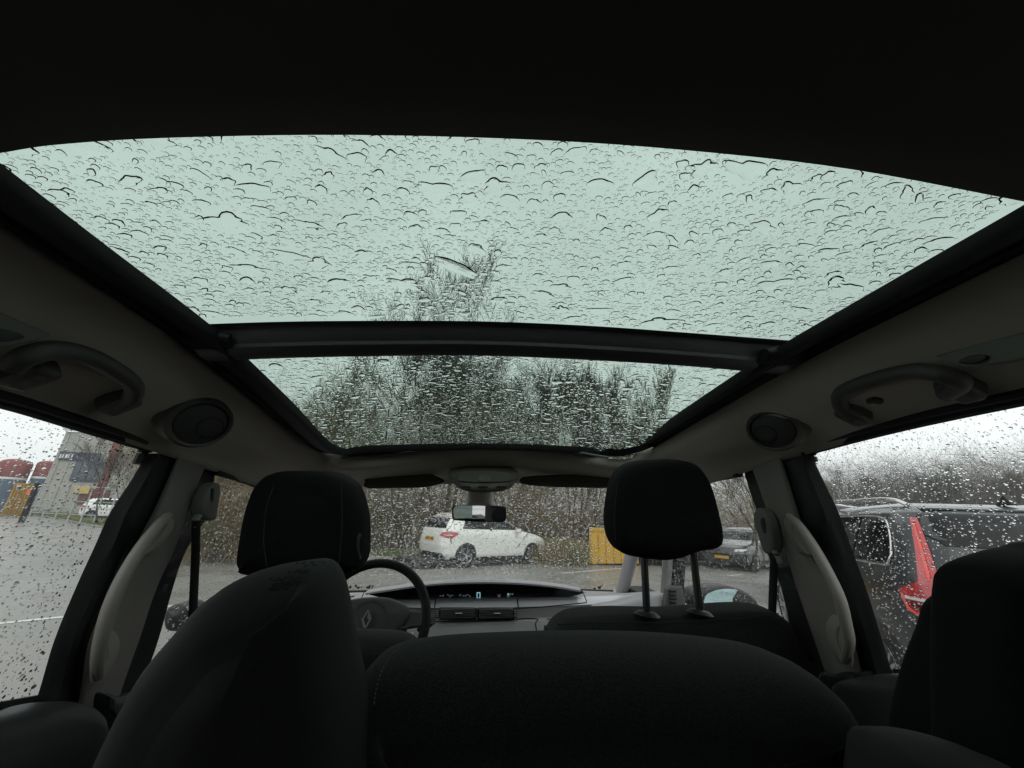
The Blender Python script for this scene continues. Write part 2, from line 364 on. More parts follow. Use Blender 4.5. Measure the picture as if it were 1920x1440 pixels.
blades('verge_tufts', verge_fn, 26000, TUFT, 'short wet grass tufts along the kerb')
def dry_fn(rd):
    px = rd.uniform(975, 1098); D = 14.8+6*rd.random(); b = W(px, 960, D=D); return b.x, b.y, 0, rd.uniform(.3, .95)
blades('tall_dry_grass', dry_fn, 20000, TUFTD, 'tall straw-coloured dead grass right of the white hatchback', .014)

# =================================================================== BUILDINGS AND YARD, LEFT
WALLG = mat('warehouse_cladding', (.36, .36, .33), .6, .3, var=(.5, (.31, .32, .30), .4, .6))
MAROON = mat('maroon_cladding', (.17, .045, .045), .6, .3)
NAVY = mat('dark_blue_panel', (.035, .05, .09), .35, .5)
REDD = mat('red_sheet', (.27, .08, .075), .6, .3, var=(1, (.20, .06, .055), .4, .6)); BLUED = mat('blue_sheet', (.10, .14, .20), .6, .3)
YELD = mat('ochre_container_paint', (.42, .27, .05), .6, .3, var=(2, (.34, .20, .05), .4, .6)); WHITEP = mat('white_plastic', (.75, .75, .74), .5, .4)
bD = 58
def at(px, D, z=0): p = W(px, 950, D=D); return Vector((p.x, p.y, z))
wb = empty('warehouse', at(92, bD), 0, 'pale grey clad warehouse with a maroon strip and dark blue window band', 'building')
A, B = at(64, bD), at(420, bD-9); u = (B-A).normalized(); nrm = Vector((u.y, -u.x, 0))
if nrm.dot(-A) < 0: nrm = -nrm
hB = W(105, 806, D=bD).z; wb.location = (0, 0, 0)
MB().prism([A, B, B-nrm*18, A-nrm*18], (0, 0, hB)).build('wall', WALLG, wb, smooth=False)
LW = (B-A).length
for i in range(int(LW/.9)):                       # standing seams
    q = A+u*(.45+i*.9)+nrm*.03; MB().box(q+Vector((0, 0, hB/2)), (.06, .06, hB-.05)).build('cladding_seam', WALLG, wb, smooth=False)
def wrect(name, px0, px1, py0, py1, m, off=.1, parent=wb):
    """a panel on the warehouse face between sight lines"""
    def hit(px, py):
        d = LEAN.to_3x3() @ Vector(_dir(px, py)); t = (A-CW).dot(nrm)/d.dot(nrm); return CW+d*t
    q0, q1 = hit(px0, (py0+py1)/2), hit(px1, (py0+py1)/2); z0 = hit(px0, py1).z; z1 = hit(px0, py0).z
    a = Vector((q0.x, q0.y, max(z0, 0)))+nrm*off; b = Vector((q1.x, q1.y, max(z0, 0)))+nrm*off
    return MB().prism([a, b, b+Vector((0, 0, z1-max(z0, 0))), a+Vector((0, 0, z1-max(z0, 0)))], -nrm*off*.9).build(name, m, parent, smooth=False)
wrect('maroon_panel', 200, 216, 808, 930, MAROON, .14)
wrect('sign_board', 113, 190, 846, 862, NAVY, .16)
wf = wrect('window', 138, 200, 864, 902, NAVY, .12)
for i in range(4): wrect('window', 139+i*15.5, 152+i*15.5, 866, 899, mat('office_glass%d' % i, (.05, .07, .09), .08, .6), .16)
wrect('loading_door', 150, 205, 916, 945, mat('brown_shutter', (.13, .06, .05), .6, .3), .12)
wrect('roof_trim', 122, 330, 802, 807, mat('roof_trim_metal', (.5, .5, .48), .4), .2)
# letters on the sign: small white marks
for i, wd in enumerate((3, 2, 4, 2, 3)): wrect('sign_letter', 115+i*5.5, 115+i*5.5+wd, 852, 859, WHITEP, .2)
# domed tanks in two colours
def domed(px0, px1, ytop, D, label):
    a, b = at(px0, D), at(px1, D); c = (a+b)/2; r = (b-a).length/2; h = W((px0+px1)/2, ytop, D=D).z; hs = h-r*.42
    o = empty('domed_silo', (c.x, c.y, 0), 0, label, 'silo', 'domed silos beside the warehouse')
    def ring(z, rr): return [Vector((math.cos(k/20*2*math.pi)*rr, math.sin(k/20*2*math.pi)*rr, z)) for k in range(20)]
    zb = W(px0, 893, D=D).z
    MB().grid([ring(0, r), ring(zb, r)], cv=True).build('lower_shell', BLUED, o)
    MB().grid([ring(zb, r), ring(hs, r)]+[ring(hs+r*.42*math.sin(t), max(r*math.cos(t), .01)) for t in (.3, .6, .9, 1.2, 1.5)], cv=True).build('upper_shell', REDD, o)
    MB().grid([ring(zb-.1, r*1.01), ring(zb+.1, r*1.01)], cv=True).build('band', WHITEP, o)
domed(-42, 29, 857, 64, 'red-topped silo cut by the left edge of the photo')
domed(33, 84, 861, 64, 'red-topped silo against the warehouse corner')
domed(-120, -46, 858, 64, 'red-topped silo outside the left window corner')
ct = empty('ochre_container', (0, 0, 0), 0, 'ochre yellow container in front of the silos', 'container')
a, b = at(8, 48), at(58, 48); d = a.normalized(); hC = W(30, 905, D=48).z
MB().prism([a, b, b+d*2.4, a+d*2.4], (0, 0, hC)).build('body', YELD, ct, smooth=False)
for i in range(9): MB().box(a.lerp(b, (i+.5)/9)-d*.04+Vector((0, 0, hC/2)), (.09, .09, hC*.92)).build('rib', YELD, ct, smooth=False)
wrect('yellow_panel', 143, 171, 911, 925, mat('pale_yellow', (.55, .42, .14), .6), .2)
# galvanised gate / fence
fe = empty('galvanised_fence', (0, 0, 0), 0, 'low galvanised tube fence along the verge before the warehouse', 'fence')
f0, f1 = at(62, 38), at(235, 34); hF = W(100, 908, D=37).z; hM = W(100, 938, D=37).z
for i in range(8):
    q = f0.lerp(f1, i/7); MB().tube([q, q+Vector((0, 0, hF))], .035, 6).build('post', GALV, fe)
for h in (hF-.05, hM, hM-.35, hM-.75): MB().tube([f0+Vector((0, 0, h)), f1+Vector((0, 0, h))], .024, 6).build('rail', GALV, fe)
bo = empty('dark_post', (0, 0, 0), 0, 'dark post with an orange reflector at the end of the galvanised fence', 'post')
q = at(52, 37); MB().tube([q, q+Vector((0, 0, W(60, 905, D=37).z))], .13, 8).build('shaft', BLACKP, bo)
MB().box(q+Vector((-.15, -.12, W(52, 922, D=37).z)), (.22, .08, .28)).build('reflector', mat('orange_reflector', (.7, .16, .05), .4), bo, smooth=False)
# white van-like shape by the fence
WHITEC = mat('white_car_paint', (.78, .79, .77), .25, .5, coat=1)

# =================================================================== VEHICLES
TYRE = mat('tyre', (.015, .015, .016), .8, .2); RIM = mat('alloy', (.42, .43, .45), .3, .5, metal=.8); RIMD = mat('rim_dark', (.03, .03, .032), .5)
CGLASS = mat('tinted_car_glass', (.004, .005, .006), .05, .22); REDL = mat('red_tail_lamp', (.42, .018, .022), .15, .6, coat=1)
REDB = mat('red_lamp_bright', (.42, .015, .018), .15, .6, coat=1, emit=((1, .06, .05), .04)); REDG = mat('red_light_guide', (.8, .10, .09), .2, .6); LENS = mat('clear_lens', (.6, .6, .62), .1, .6, coat=1)
PLATEY = mat('yellow_plate', (.62, .36, .03), .4); BLACKT = mat('black_trim', (.014, .014, .015), .45); SILT = mat('bright_trim', (.6, .6, .6), .2, metal=1)
class Shell:
    """car body as rounded horizontal slices; x from rear (0) to front"""
    def __init__(s, prof, n=7): s.p = prof; s.n = n
    def row(s, z):
        p = s.p
        if z <= p[0][0]: return p[0][1:]
        for a, b in zip(p, p[1:]):
            if z <= b[0]:
                k = (z-a[0])/(b[0]-a[0]); return tuple(a[i]+(b[i]-a[i])*k for i in (1, 2, 3))
        return p[-1][1:]
    def ring(s, z, m=72):
        xr, xf, w = s.row(z); xc, a = (xr+xf)/2, (xf-xr)/2; out = []
        for k in range(m):
            t = 2*math.pi*k/m; c, q = math.cos(t), math.sin(t)
            # denser sampling near corners comes from the exponent
            e = 2/s.n; x = math.copysign(abs(c)**e, c); y = math.copysign(abs(q)**e, q)
            out.append(Vector((xc+a*x, w*y, z)))
        return out
    def side(s, x, z, off=.0, sg=-1):
        xr, xf, w = s.row(z); xc, a = (xr+xf)/2, (xf-xr)/2
        t = min(1, abs((x-xc)/a)); y = w*(1-t**s.n)**(1/s.n); return Vector((x, sg*(y+off), z))
    def rear(s, y, z, off=.0, front=False):
        xr, xf, w = s.row(z); xc, a = (xr+xf)/2, (xf-xr)/2
        t = min(.999, abs(y/w)); x = a*(1-t**s.n)**(1/s.n)+off; return Vector((xc+x if front else xc-x, y, z))
    def corner(s, q, z, off=.0, sg=-1):
        """q<0 along the side forwards from the rear corner, q>0 along the rear inwards"""
        xr, xf, w = s.row(z); xc, a = (xr+xf)/2, (xf-xr)/2
        X = -(a-max(0, -q)); Y = w-max(0, q); k = ((abs(X)/a)**s.n+(abs(Y)/w)**s.n)**(-1/s.n)
        X *= k; Y *= k; nn = Vector((X/a, Y/w)).normalized()
        return Vector((xc+X+nn.x*off, sg*(Y+nn.y*off), z))
def patch(fn, outline, nz=10, nx=14):
    """fill an outline (a,z) with a grid laid on the body surface fn(a,z)"""
    zs = [p[1] for p in outline]; z0, z1 = min(zs), max(zs); rows = []
    for i in range(nz+1):
        z = z0+(z1-z0)*(i/nz*.998+.001); xs = []
        for a, b in zip(outline, outline[1:]+outline[:1]):
            if (a[1]-z)*(b[1]-z) <= 0 and a[1] != b[1]: xs.append(a[0]+(b[0]-a[0])*(z-a[1])/(b[1]-a[1]))
        if len(xs) < 2: continue
        x0, x1 = min(xs), max(xs); rows.append([fn(x0+(x1-x0)*j/nx, z) for j in range(nx+1)])
    return MB().grid(rows)
def wheel(root, x, y, r, w, sg, spokes=10, name='wheel'):
    o = empty(name, (x, y, r)); o.parent = root
    prof = [(-w/2, r*.62), (-w/2, r*.93), (-w*.38, r), (w*.38, r), (w/2, r*.93), (w/2, r*.70), (w*.40, r*.66)]
    MB().grid([[Vector((math.cos(2*math.pi*k/28)*rr, sg*yy, math.sin(2*math.pi*k/28)*rr)) for k in range(28)] for yy, rr in prof], cv=True).build('tyre', TYRE, o)
    m = MB(); yo = sg*w*.44
    m.grid([[Vector((math.cos(2*math.pi*k/28)*rr, yy, math.sin(2*math.pi*k/28)*rr)) for k in range(28)] for yy, rr in ((yo, r*.70), (yo+sg*.01, r*.67), (yo, r*.63), (yo-sg*.04, r*.62))], cv=True)
    for k in range(spokes):
        t = 2*math.pi*(k//2)/(spokes/2)+(.16 if k % 2 else -.16)
        c = Vector((math.cos(t), 0, math.sin(t))); s_ = Vector((-math.sin(t), 0, math.cos(t)))
        t2 = 2*math.pi*(k//2)/(spokes/2); c0 = Vector((math.cos(t2), 0, math.sin(t2)))
        a, b = c0*r*.12+Vector((0, yo-sg*.01, 0)), c*r*.65+Vector((0, yo, 0)); wdt = r*.04
        m.prism([a-s_*wdt, a+s_*wdt, b+s_*wdt*.8, b-s_*wdt*.8], (0, sg*.02, 0))
    m.tube([Vector((0, yo-sg*.02, 0)), Vector((0, yo+sg*.02, 0))], r*.14, 14)
    m.build('rim', RIM, o, angle=30)
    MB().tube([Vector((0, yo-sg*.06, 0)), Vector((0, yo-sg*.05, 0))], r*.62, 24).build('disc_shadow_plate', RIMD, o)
def body_mesh(sh, root, paint, zs, dark_to=None):
    rows = [sh.ring(z) for z in zs]; m = MB(); m.grid(rows, cv=True)
    b = len(m.v); n = len(rows[0]); top = rows[-1]; c = sum(top, Vector())/n; m.v.append(tuple(c+Vector((0, 0, .004))))
    m.f += [((len(rows)-1)*n+k, (len(rows)-1)*n+(k+1) % n, b) for k in range(n)]
    return m.build('body', paint, root, angle=50)
def frange(a, b, n): return [a+(b-a)*i/n for i in range(n+1)]
def make_car(name, label, cat, prof, paint, loc, heading, wheels, r, group=None, side_glass=None, rear_glass=None, screen=None, lamps=None, n=7, belt=None, detail=None):
    root = empty(name, loc, 0, label, cat, group)
    h = Vector(heading).normalized(); root.rotation_euler = (0, 0, math.atan2(h.y, h.x))
    sh = Shell(prof, n); zt = prof[-1][0]; zs = sorted(set(frange(prof[0][0], zt-.12, 26)+frange(zt-.12, zt, 8)+[p[0] for p in prof]))
    body_mesh(sh, root, paint, zs)
    zb = prof[0][0]
    for sg in (-1, 1):
        for g_ in side_glass or []:
            patch(lambda x, z: sh.side(x, z, .006, sg), g_, 8, 24).build('side_window', CGLASS, root, angle=60)
        for x in wheels:
            ra = r+.045; arc = [(x+math.cos(t)*ra, r+math.sin(t)*ra) for t in frange(-.45, math.pi+.45, 24)]
            patch(lambda a, z: sh.side(a, z, .003, sg), arc, 12, 12).build('wheel_arch', BLACKT, root)
            wheel(root, x, sg*(sh.side(x, r+.1).y*-1-.10), r, .22, sg)
    patch(lambda a, z: sh.side(a, z, .005, -1), [(.3, zb), (prof[1][2]-.5, zb), (prof[1][2]-.5, zb+.09), (.3, zb+.09)], 2, 30).build('sill', BLACKT, root)
    if rear_glass: patch(lambda y, z: sh.rear(y, z, .006), rear_glass, 8, 16).build('rear_window', CGLASS, root, angle=60)
    if screen: patch(lambda y, z: sh.rear(y, z, .006, True), screen, 8, 16).build('windscreen', CGLASS, root, angle=60)
    if detail: detail(root, sh)
    return root, sh
HATCH = [(.20, .14, 4.18, .83), (.35, .03, 4.32, .885), (.6, 0, 4.35, .895), (.78, .02, 4.27, .892), (.88, .04, 4.05, .888), (.96, .07, 3.72, .88), (1.02, .09, 3.38, .865), (1.06, .11, 3.2, .855), (1.25, .21, 2.80, .78), (1.40, .34, 2.42, .715), (1.49, .50, 2.1, .655), (1.53, .68, 1.9, .60), (1.555, .95, 1.6, .45)]
def hatch_detail(root, sh):
    for sg in (-1, 1):
        patch(lambda q, z: sh.corner(q, z, .010, sg), [(-.42, .93), (-.30, .98), (.0, 1.01), (.28, .97), (.36, .88), (.10, .82), (-.12, .80)], 8, 20).build('tail_light', REDL, root)
        patch(lambda q, z: sh.corner(q, z, .014, sg), [(-.22, .895), (.0, .915), (.22, .91), (.2, .89), (.0, .885), (-.1, .875)], 3, 16).build('reverse_lens', LENS, root)
    pl = patch(lambda y, z: sh.rear(y, z, .012), [(-.26, .72), (.26, .72), (.26, .83), (-.26, .83)], 3, 8).build('number_plate', PLATEY, root)
    for i in range(6): patch(lambda y, z: sh.rear(y, z, .016), [(-.22+i*.075, .745), (-.175+i*.075, .745), (-.175+i*.075, .805), (-.22+i*.075, .805)], 1, 2).build('plate_character', BLACKT, root) if i not in (2,) else None
    patch(lambda y, z: sh.rear(y, z, .008), [(-.75, .21), (.75, .21), (.68, .40), (-.68, .40)], 5, 20).build('lower_bumper', BLACKT, root)
    patch(lambda y, z: sh.rear(y, z, .010), [(-.16, 1.455), (.16, 1.455), (.15, 1.475), (-.15, 1.475)], 2, 8).build('brake_light', REDL, root)
    patch(lambda x, z: sh.side(x, z, .009, -1), [(1.66, 1.04), (1.74, 1.04), (1.70, 1.44), (1.64, 1.44)], 6, 2).build('door_post', BLACKT, root)
    for x in (1.05, 2.25): patch(lambda a, z: sh.side(a, z, .02, -1), [(x, .90), (x+.2, .90), (x+.2, .925), (x, .925)], 1, 6).build('door_handle', WHITEC, root)
    MB().box((2.78, -.96, 1.06), (.16, .16, .13)).build('door_mirror', WHITEC, root, bevel=.03)
    MB().box((1.2, 0, .16), (3.9, 1.5, .12)).build('underside', BLACKT, root, smooth=False)
rw = W(869, 1064.5); fw = W(997, 1060)
hd = Vector((fw.x-rw.x, fw.y-rw.y, 0)).normalized(); ang = R(36); hd = Vector((math.cos(ang), math.sin(ang), 0)); side_n = Vector((-hd.y, hd.x, 0))
# rear right wheel stands at rw: right side is -y in the car's own frame
loc = Vector((rw.x, rw.y, 0)) - hd*.80 + side_n*.87
WHT = make_car('white_hatchback', 'white wet hatchback with black alloy wheels and red tail lights seen through the windscreen', 'car', HATCH, WHITEC, loc, hd, (.80, 3.50), .325,
         side_glass=[[(.62, 1.05), (.80, 1.40), (1.1, 1.455), (1.9, 1.455), (2.3, 1.38), (2.75, 1.20), (3.10, 1.03)]],
         rear_glass=[(-.66, 1.08), (.66, 1.08), (.56, 1.42), (-.56, 1.42)], screen=[(-.70, 1.08), (.70, 1.08), (.56, 1.46), (-.56, 1.46)], detail=hatch_detail)[0]; WHT.scale = (1.04, 1.04, 1.03)
# ---- dark estate / SUV beside us
SUVP = [(.22, .16, 4.45, .86), (.45, .04, 4.62, .93), (.75, .0, 4.66, .948), (.95, .04, 4.5, .948), (1.02, .06, 4.2, .94), (1.08, .08, 3.7, .925), (1.13, .10, 3.45, .91), (1.3, .20, 3.1, .85), (1.48, .33, 2.7, .785), (1.56, .42, 2.5, .75), (1.61, .55, 2.3, .70), (1.645, .78, 2.05, .58), (1.655, 1.1, 1.8, .35)]
DARKP = mat('dark_grey_car_paint', (.013, .016, .019), .3, .4, coat=.5)
def suv_detail(root, sh):
    for sg in (1, -1):
        patch(lambda q, z: sh.corner(q, z, .012, sg), [(-.015, 1.52), (.045, 1.52), (.075, 1.30), (.10, 1.12), (.16, 1.02), (.10, 1.0), (-.05, 1.05), (-.04, 1.2)], 16, 8).build('upper_tail_light', REDB, root)
        patch(lambda q, z: sh.corner(q, z, .014, sg), [(-.30, 1.02), (-.05, 1.09), (.10, 1.10), (.20, 1.04), (.16, .90), (-.05, .85), (-.24, .90)], 16, 16).build('lower_tail_light', REDL, root)
        patch(lambda q, z: sh.corner(q, z, .020, sg), [(-.27, .985), (.14, .985), (.14, .965), (-.27, .965)], 2, 14).build('indicator_lens', LENS, root)
        patch(lambda q, z: sh.corner(q, z, .022, sg), [(-.28, 1.0), (-.24, 1.0), (-.20, .91), (-.04, .87), (.1, .88), (.1, .865), (-.05, .855), (-.24, .895)], 12, 4).build('light_guide', REDG, root)
        patch(lambda q, z: sh.corner(q, z, .017, sg), [(.005, 1.49), (.018, 1.49), (.055, 1.12), (.04, 1.10), (.02, 1.25)], 14, 3).build('light_guide', REDG, root)
        patch(lambda q, z: sh.corner(q, z, .018, sg), [(-.19, .955), (.12, .955), (.12, .90), (-.05, .885), (-.17, .92)], 5, 10).build('lamp_insert', mat('dark_red_lens', (.10, .006, .008), .2, .6), root)
        # roof rail
        pts = [sh.side(x, 1.60, -.03, sg)+Vector((0, 0, dz)) for x, dz in ((.62, .02), (.75, .065), (1.2, .085), (2.0, .085), (2.5, .03))]
        MB().tube(cr(pts, 6), .017, 8).build('roof_rail', SILT, root)
        # bright frame round the rear quarter window
        fr = [(.54, 1.17), (.52, 1.26), (.60, 1.42), (.72, 1.51), (1.1, 1.54), (2.3, 1.54)]
        MB().tube(cr([sh.side(x, z, .010, sg) for x, z in fr], 6), .009, 6).build('window_trim', SILT, root)
        MB().tube([sh.side(x, 1.165, .012, sg) for x in frange(.54, 3.2, 10)], .009, 6).build('window_trim', SILT, root)
    patch(lambda y, z: sh.rear(y, z, .012), [(-.52, .52), (.52, .52), (.52, .62), (-.52, .62)], 3, 8).build('bumper_panel', BLACKT, root)
    patch(lambda y, z: sh.rear(y, z, .014), [(-.26, .78), (.26, .78), (.26, .89), (-.26, .89)], 3, 8).build('number_plate', PLATEY, root)
    m = MB(); m.prism([Vector((.62, -.02, 1.64)), Vector((.80, -.02, 1.64)), Vector((.68, -.02, 1.72))], (0, .04, 0)); m.build('roof_aerial', BLACKT, root, bevel=.008)
    MB().prism([sh.rear(-.62, 1.575, .03), sh.rear(.62, 1.575, .03), sh.rear(.60, 1.60, -.1), sh.rear(-.60, 1.60, -.1)], (0, 0, .02)).build('roof_spoiler', DARKP, root, bevel=.008)
    patch(lambda x, z: sh.side(x, z, .025, 1), [(1.45, .93), (1.68, .93), (1.68, .965), (1.45, .965)], 2, 6).build('door_handle', SILT, root, thick=.01)
    MB().tube([sh.side(.22, .93, .004, 1), sh.side(1.6, .97, .004, 1), sh.side(3.6, .99, .004, 1)], .006, 6).build('shoulder_crease', DARKP, root)
sc_ = W(1728, 1060, D=4.25); a = R(25); sh_h = Vector((math.sin(a), math.cos(a), 0)); sn = Vector((-sh_h.y, sh_h.x, 0))
print('suv corner', sc_)
loc = Vector((sc_.x, sc_.y, 0)) - sn*.93*1.1
SUV = make_car('dark_grey_estate', 'dark grey tall estate with tall red tail light parked close on the right', 'car', SUVP, DARKP, loc, sh_h, (.90, 3.75), .36,
         side_glass=[[(.56, 1.18), (.54, 1.26), (.62, 1.42), (.74, 1.50), (1.05, 1.53), (1.12, 1.18)], [(1.17, 1.18), (1.12, 1.53), (2.3, 1.53), (2.6, 1.42), (3.0, 1.18)]],
         rear_glass=[(-.66, 1.33), (.66, 1.33), (.74, 1.42), (.66, 1.575), (-.66, 1.575), (-.74, 1.42)], n=8, detail=suv_detail)[0]; SUV.scale = (1.1, 1.1, 1.1)
# ---- other parked cars
def plain_detail(root, sh):
    for sg in (-1, 1):
        patch(lambda q, z: sh.corner(q, z, .010, sg), [(-.3, .93), (0, 1.0), (.3, .95), (.3, .84), (-.2, .82)], 6, 12).build('tail_light', REDL, root)
        patch(lambda y, z: sh.rear(y, z, .012, True), [(sg*.48, .66), (sg*.80, .70), (sg*.84, .80), (sg*.50, .76)], 4, 8).build('headlight', LENS, root)
    patch(lambda y, z: sh.rear(y, z, .012, True), [(-.36, .40), (.36, .40), (.42, .58), (-.42, .58)], 4, 8).build('front_grille', BLACKT, root)
    patch(lambda y, z: sh.rear(y, z, .016, True), [(-.26, .40), (.26, .40), (.26, .50), (-.26, .50)], 2, 6).build('number_plate', PLATEY, root)
    patch(lambda y, z: sh.rear(y, z, .012), [(-.26, .72), (.26, .72), (.26, .83), (-.26, .83)], 3, 8).build('number_plate', PLATEY, root)
SG = [[(.62, 1.05), (.80, 1.40), (1.1, 1.455), (1.9, 1.455), (2.3, 1.38), (2.75, 1.20), (3.10, 1.03)]]
RG = [(-.66, 1.08), (.66, 1.08), (.56, 1.42), (-.56, 1.42)]; WS = [(-.70, 1.08), (.70, 1.08), (.56, 1.46), (-.56, 1.46)]
BLKP = mat('black_car_paint', (.012, .013, .015), .2, .6, coat=1); GRYP = mat('pale_grey_car_paint', (.36, .42, .42), .25, .5, coat=1); SILP = mat('silver_car_paint', (.45, .47, .48), .25, .5, metal=.4, coat=1)
GP = 'cars parked along the verge'
for px, D, an, pt, lab in [(1172, 19.3, 12, BLKP, 'black car behind the yellow skip'), (1262, 19, 200, BLKP, 'black car half hidden under the passenger headrest'),
                            (1392, 20, 215, BLKP, 'black hatchback facing us to the right of the passenger headrest'), (1352, 23, 190, DARKP, 'dark grey car behind the black hatchback beside the headrest'),
                            (1448, 27, 225, SILP, 'pale car at the far end of the row behind the belt guide')]:
    p = W(px, 1000, D=D); h = Vector((math.cos(R(an)), math.sin(R(an)), 0)); c = Vector((p.x, p.y, 0))-h*2.1
    make_car('parked_car', lab, 'car', HATCH, pt, (c.x, c.y, 0), h, (.80, 3.50), .32, GP, SG, RG, WS, detail=plain_detail)
p = W(1548, 1062, D=10.5); make_car('pale_blue_car', 'pale blue-grey car showing between the window pillar and the dark estate', 'car', HATCH, GRYP, (p.x, p.y, 0), (math.sin(.62), math.cos(.62), 0), (.80, 3.50), .32, None, SG, RG, WS, detail=plain_detail)
# white van near the fence in the left window
p = at(182, 44); make_car('white_car', 'small white car parked at the warehouse loading door', 'car', HATCH, WHITEC, (p.x-1.0, p.y, 0), (math.cos(.5), math.sin(.5), 0), (.80, 3.50), .32, None, SG, RG, WS, detail=plain_detail)
# yellow skip
YEL = mat('yellow_skip_paint', (.62, .36, .02), .5, .4, var=(9, (.45, .24, .02), .5, .75))
sk = empty('yellow_skip', (0, 0, 0), 0, 'bright yellow ribbed steel skip right of the white hatchback', 'skip')
a, b = W(1106, 1060), W(1198, 1060); a.z = b.z = .06; d = Vector((a.x, a.y, 0)).normalized(); hS = W(1112, 993, D=math.hypot(a.x, a.y)).z
MB().prism([a, b, b+d*1.2, a+d*1.2], (0, 0, hS-.06)).build('body', YEL, sk, smooth=False)
MB().prism([a-d*.06+Vector((0, 0, hS-.10)), b-d*.06+Vector((0, 0, hS-.10)), b+d*1.55+Vector((0, 0, hS-.10)), a+d*1.55+Vector((0, 0, hS-.10))], (0, 0, .10)).build('rim', YEL, sk, smooth=False)
for i in range(7): MB().box(a.lerp(b, (i+.3)/6.6)-d*.03+Vector((0, 0, hS/2-.1)), (.06, .06, hS-.25)).build('rib', YEL, sk, smooth=False)
for t in (.06, .94): MB().box(a.lerp(b, t)+d*.3+Vector((0, 0, -.03)), (.12, .3, .06)).build('foot', BLACKT, sk, smooth=False)
# =================================================================== THE CAR WE SIT IN
car = empty('people_carrier', (0, 0, 0), 0, 'dark cabin of the car the photo is taken in, with a long glass roof', 'car', car=True)
def pillow(outline, normal, thick, rnd, dome=.15, seg=5, n=6, closed_cr=True, shift=.06):
    """closed cushion: outline lies in a plane, edges rounded by rnd, faces slightly domed"""
    N = Vector(normal).normalized(); sh_ = N*(thick*shift if abs(N.y) > .5 and N.y > 0 else 0)
    o = [p+sh_ for p in (cr(outline, n, True) if closed_cr else [Vector(p) for p in outline])]; c = sum(o, Vector())/len(o); m = len(o); inn = []
    area = sum(((o[i]-c).cross(o[(i+1) % m]-c)).dot(N) for i in range(m)); s = 1 if area > 0 else -1
    for i in range(m):
        t = (o[(i+1) % m]-o[i-1]).normalized(); inn.append(N.cross(t)*s)
    for _ in range(10 if closed_cr else 1): inn = [(inn[i-1]+inn[i]+inn[(i+1) % m]).normalized() for i in range(m)]
    rings = []; h = thick/2; r = min(rnd, h*.98) if rnd < h else h*.98; rx = rnd
    def ring(ins, off): return [o[i]+inn[i]*ins+N*off for i in range(m)]
    base = ring(rx, 0)
    def cap(sgn):
        out = []
        for k in (.02, .25, .45, .65, .82, .94):
            q = [c+(base[i]-c)*k for i in range(m)]
            for _ in range(int((1-k)*60) if closed_cr else 0): q = [q[i]*.5+(q[i-1]+q[(i+1) % m])*.25 for i in range(m)]
            out.append([p_+N*sgn*(h+dome*h*(1-k*k)) for p_ in q])
        return out
    rings += cap(-1)
    for k in range(seg+1):
        t = math.pi/2*k/seg; rings.append(ring(rx*(1-math.sin(t)), -h+r*(1-math.cos(t))))
    for k in range(seg+1):
        t = math.pi/2*(1-k/seg); rings.append(ring(rx*(1-math.sin(t)), h-r*(1-math.cos(t))))
    rings += cap(1)[::-1]
    mb = MB(); mb.grid(rings, cv=True); mb.f.append(tuple(range(m))[::-1]); L = len(mb.v)-m; mb.f.append(tuple(range(L, L+m)))
    return mb
def px_outline(pts, **k): return [P(x, y, **k) for x, y in pts]
# ---- headliner: a ring round the glass opening, edge (inner) to window tops (outer)
def ex(p, **k): q = Vector(p); [setattr(q, a, v) for a, v in k.items()]; return q
inner = [P(0, 427, X=-.585), P(194, 553, X=-.58), P(380, 678, X=-.565), P(468, 746, X=-.55), P(561, 810, X=-.53), P(612, 848, X=-.51), P(650, 862, Y=1.20), P(740, 856, Y=1.22), P(905, 837, Y=1.24), P(1060, 850, Y=1.24), P(1150, 864, Y=1.24), P(1190, 860, Y=1.20), P(1232, 838, X=.50), P(1333, 785, X=.53), P(1420, 735, X=.55), P(1520, 683, X=.565), P(1746, 573, X=.58), P(1920, 489, X=.585)]
outer = [P(0, 757, X=-.69), P(140, 798, X=-.69), P(272, 842, X=-.685), P(335, 862, X=-.675), P(408, 886, X=-.67), P(500, 914, X=-.655), P(610, 914, Y=1.36), P(700, 912, Y=1.42), P(905, 906, Y=1.44), P(1060, 908, Y=1.44), P(1150, 912, Y=1.42), P(1235, 914, Y=1.36), P(1330, 906, X=.655), P(1388, 889, X=.67), P(1452, 868, X=.675), P(1520, 850, X=.685), P(1700, 800, X=.69), P(1920, 752, X=.69)]
i0, i1 = inner[0], inner[-1]; o0, o1 = outer[0], outer[-1]
def tail(p, q, ys, s): return [Vector((s*(abs(p.x)+.01), y, p.z+(p.z-q.z)/(p.y-q.y)*(max(y, 0)-p.y)*.6)) for y in ys]
inner = tail(i0, inner[1], (-1.05, -.5, 0), -1)+inner+tail(i1, inner[-2], (0, -.5, -1.05), 1)
outer = tail(o0, outer[1], (-1.05, -.45, .12), -1)+outer+tail(o1, outer[-2], (.12, -.45, -1.05), 1)
ip, op = cr(inner, 6), cr(outer, 6)
rows = []
cen = Vector((0, .6, 1.75))
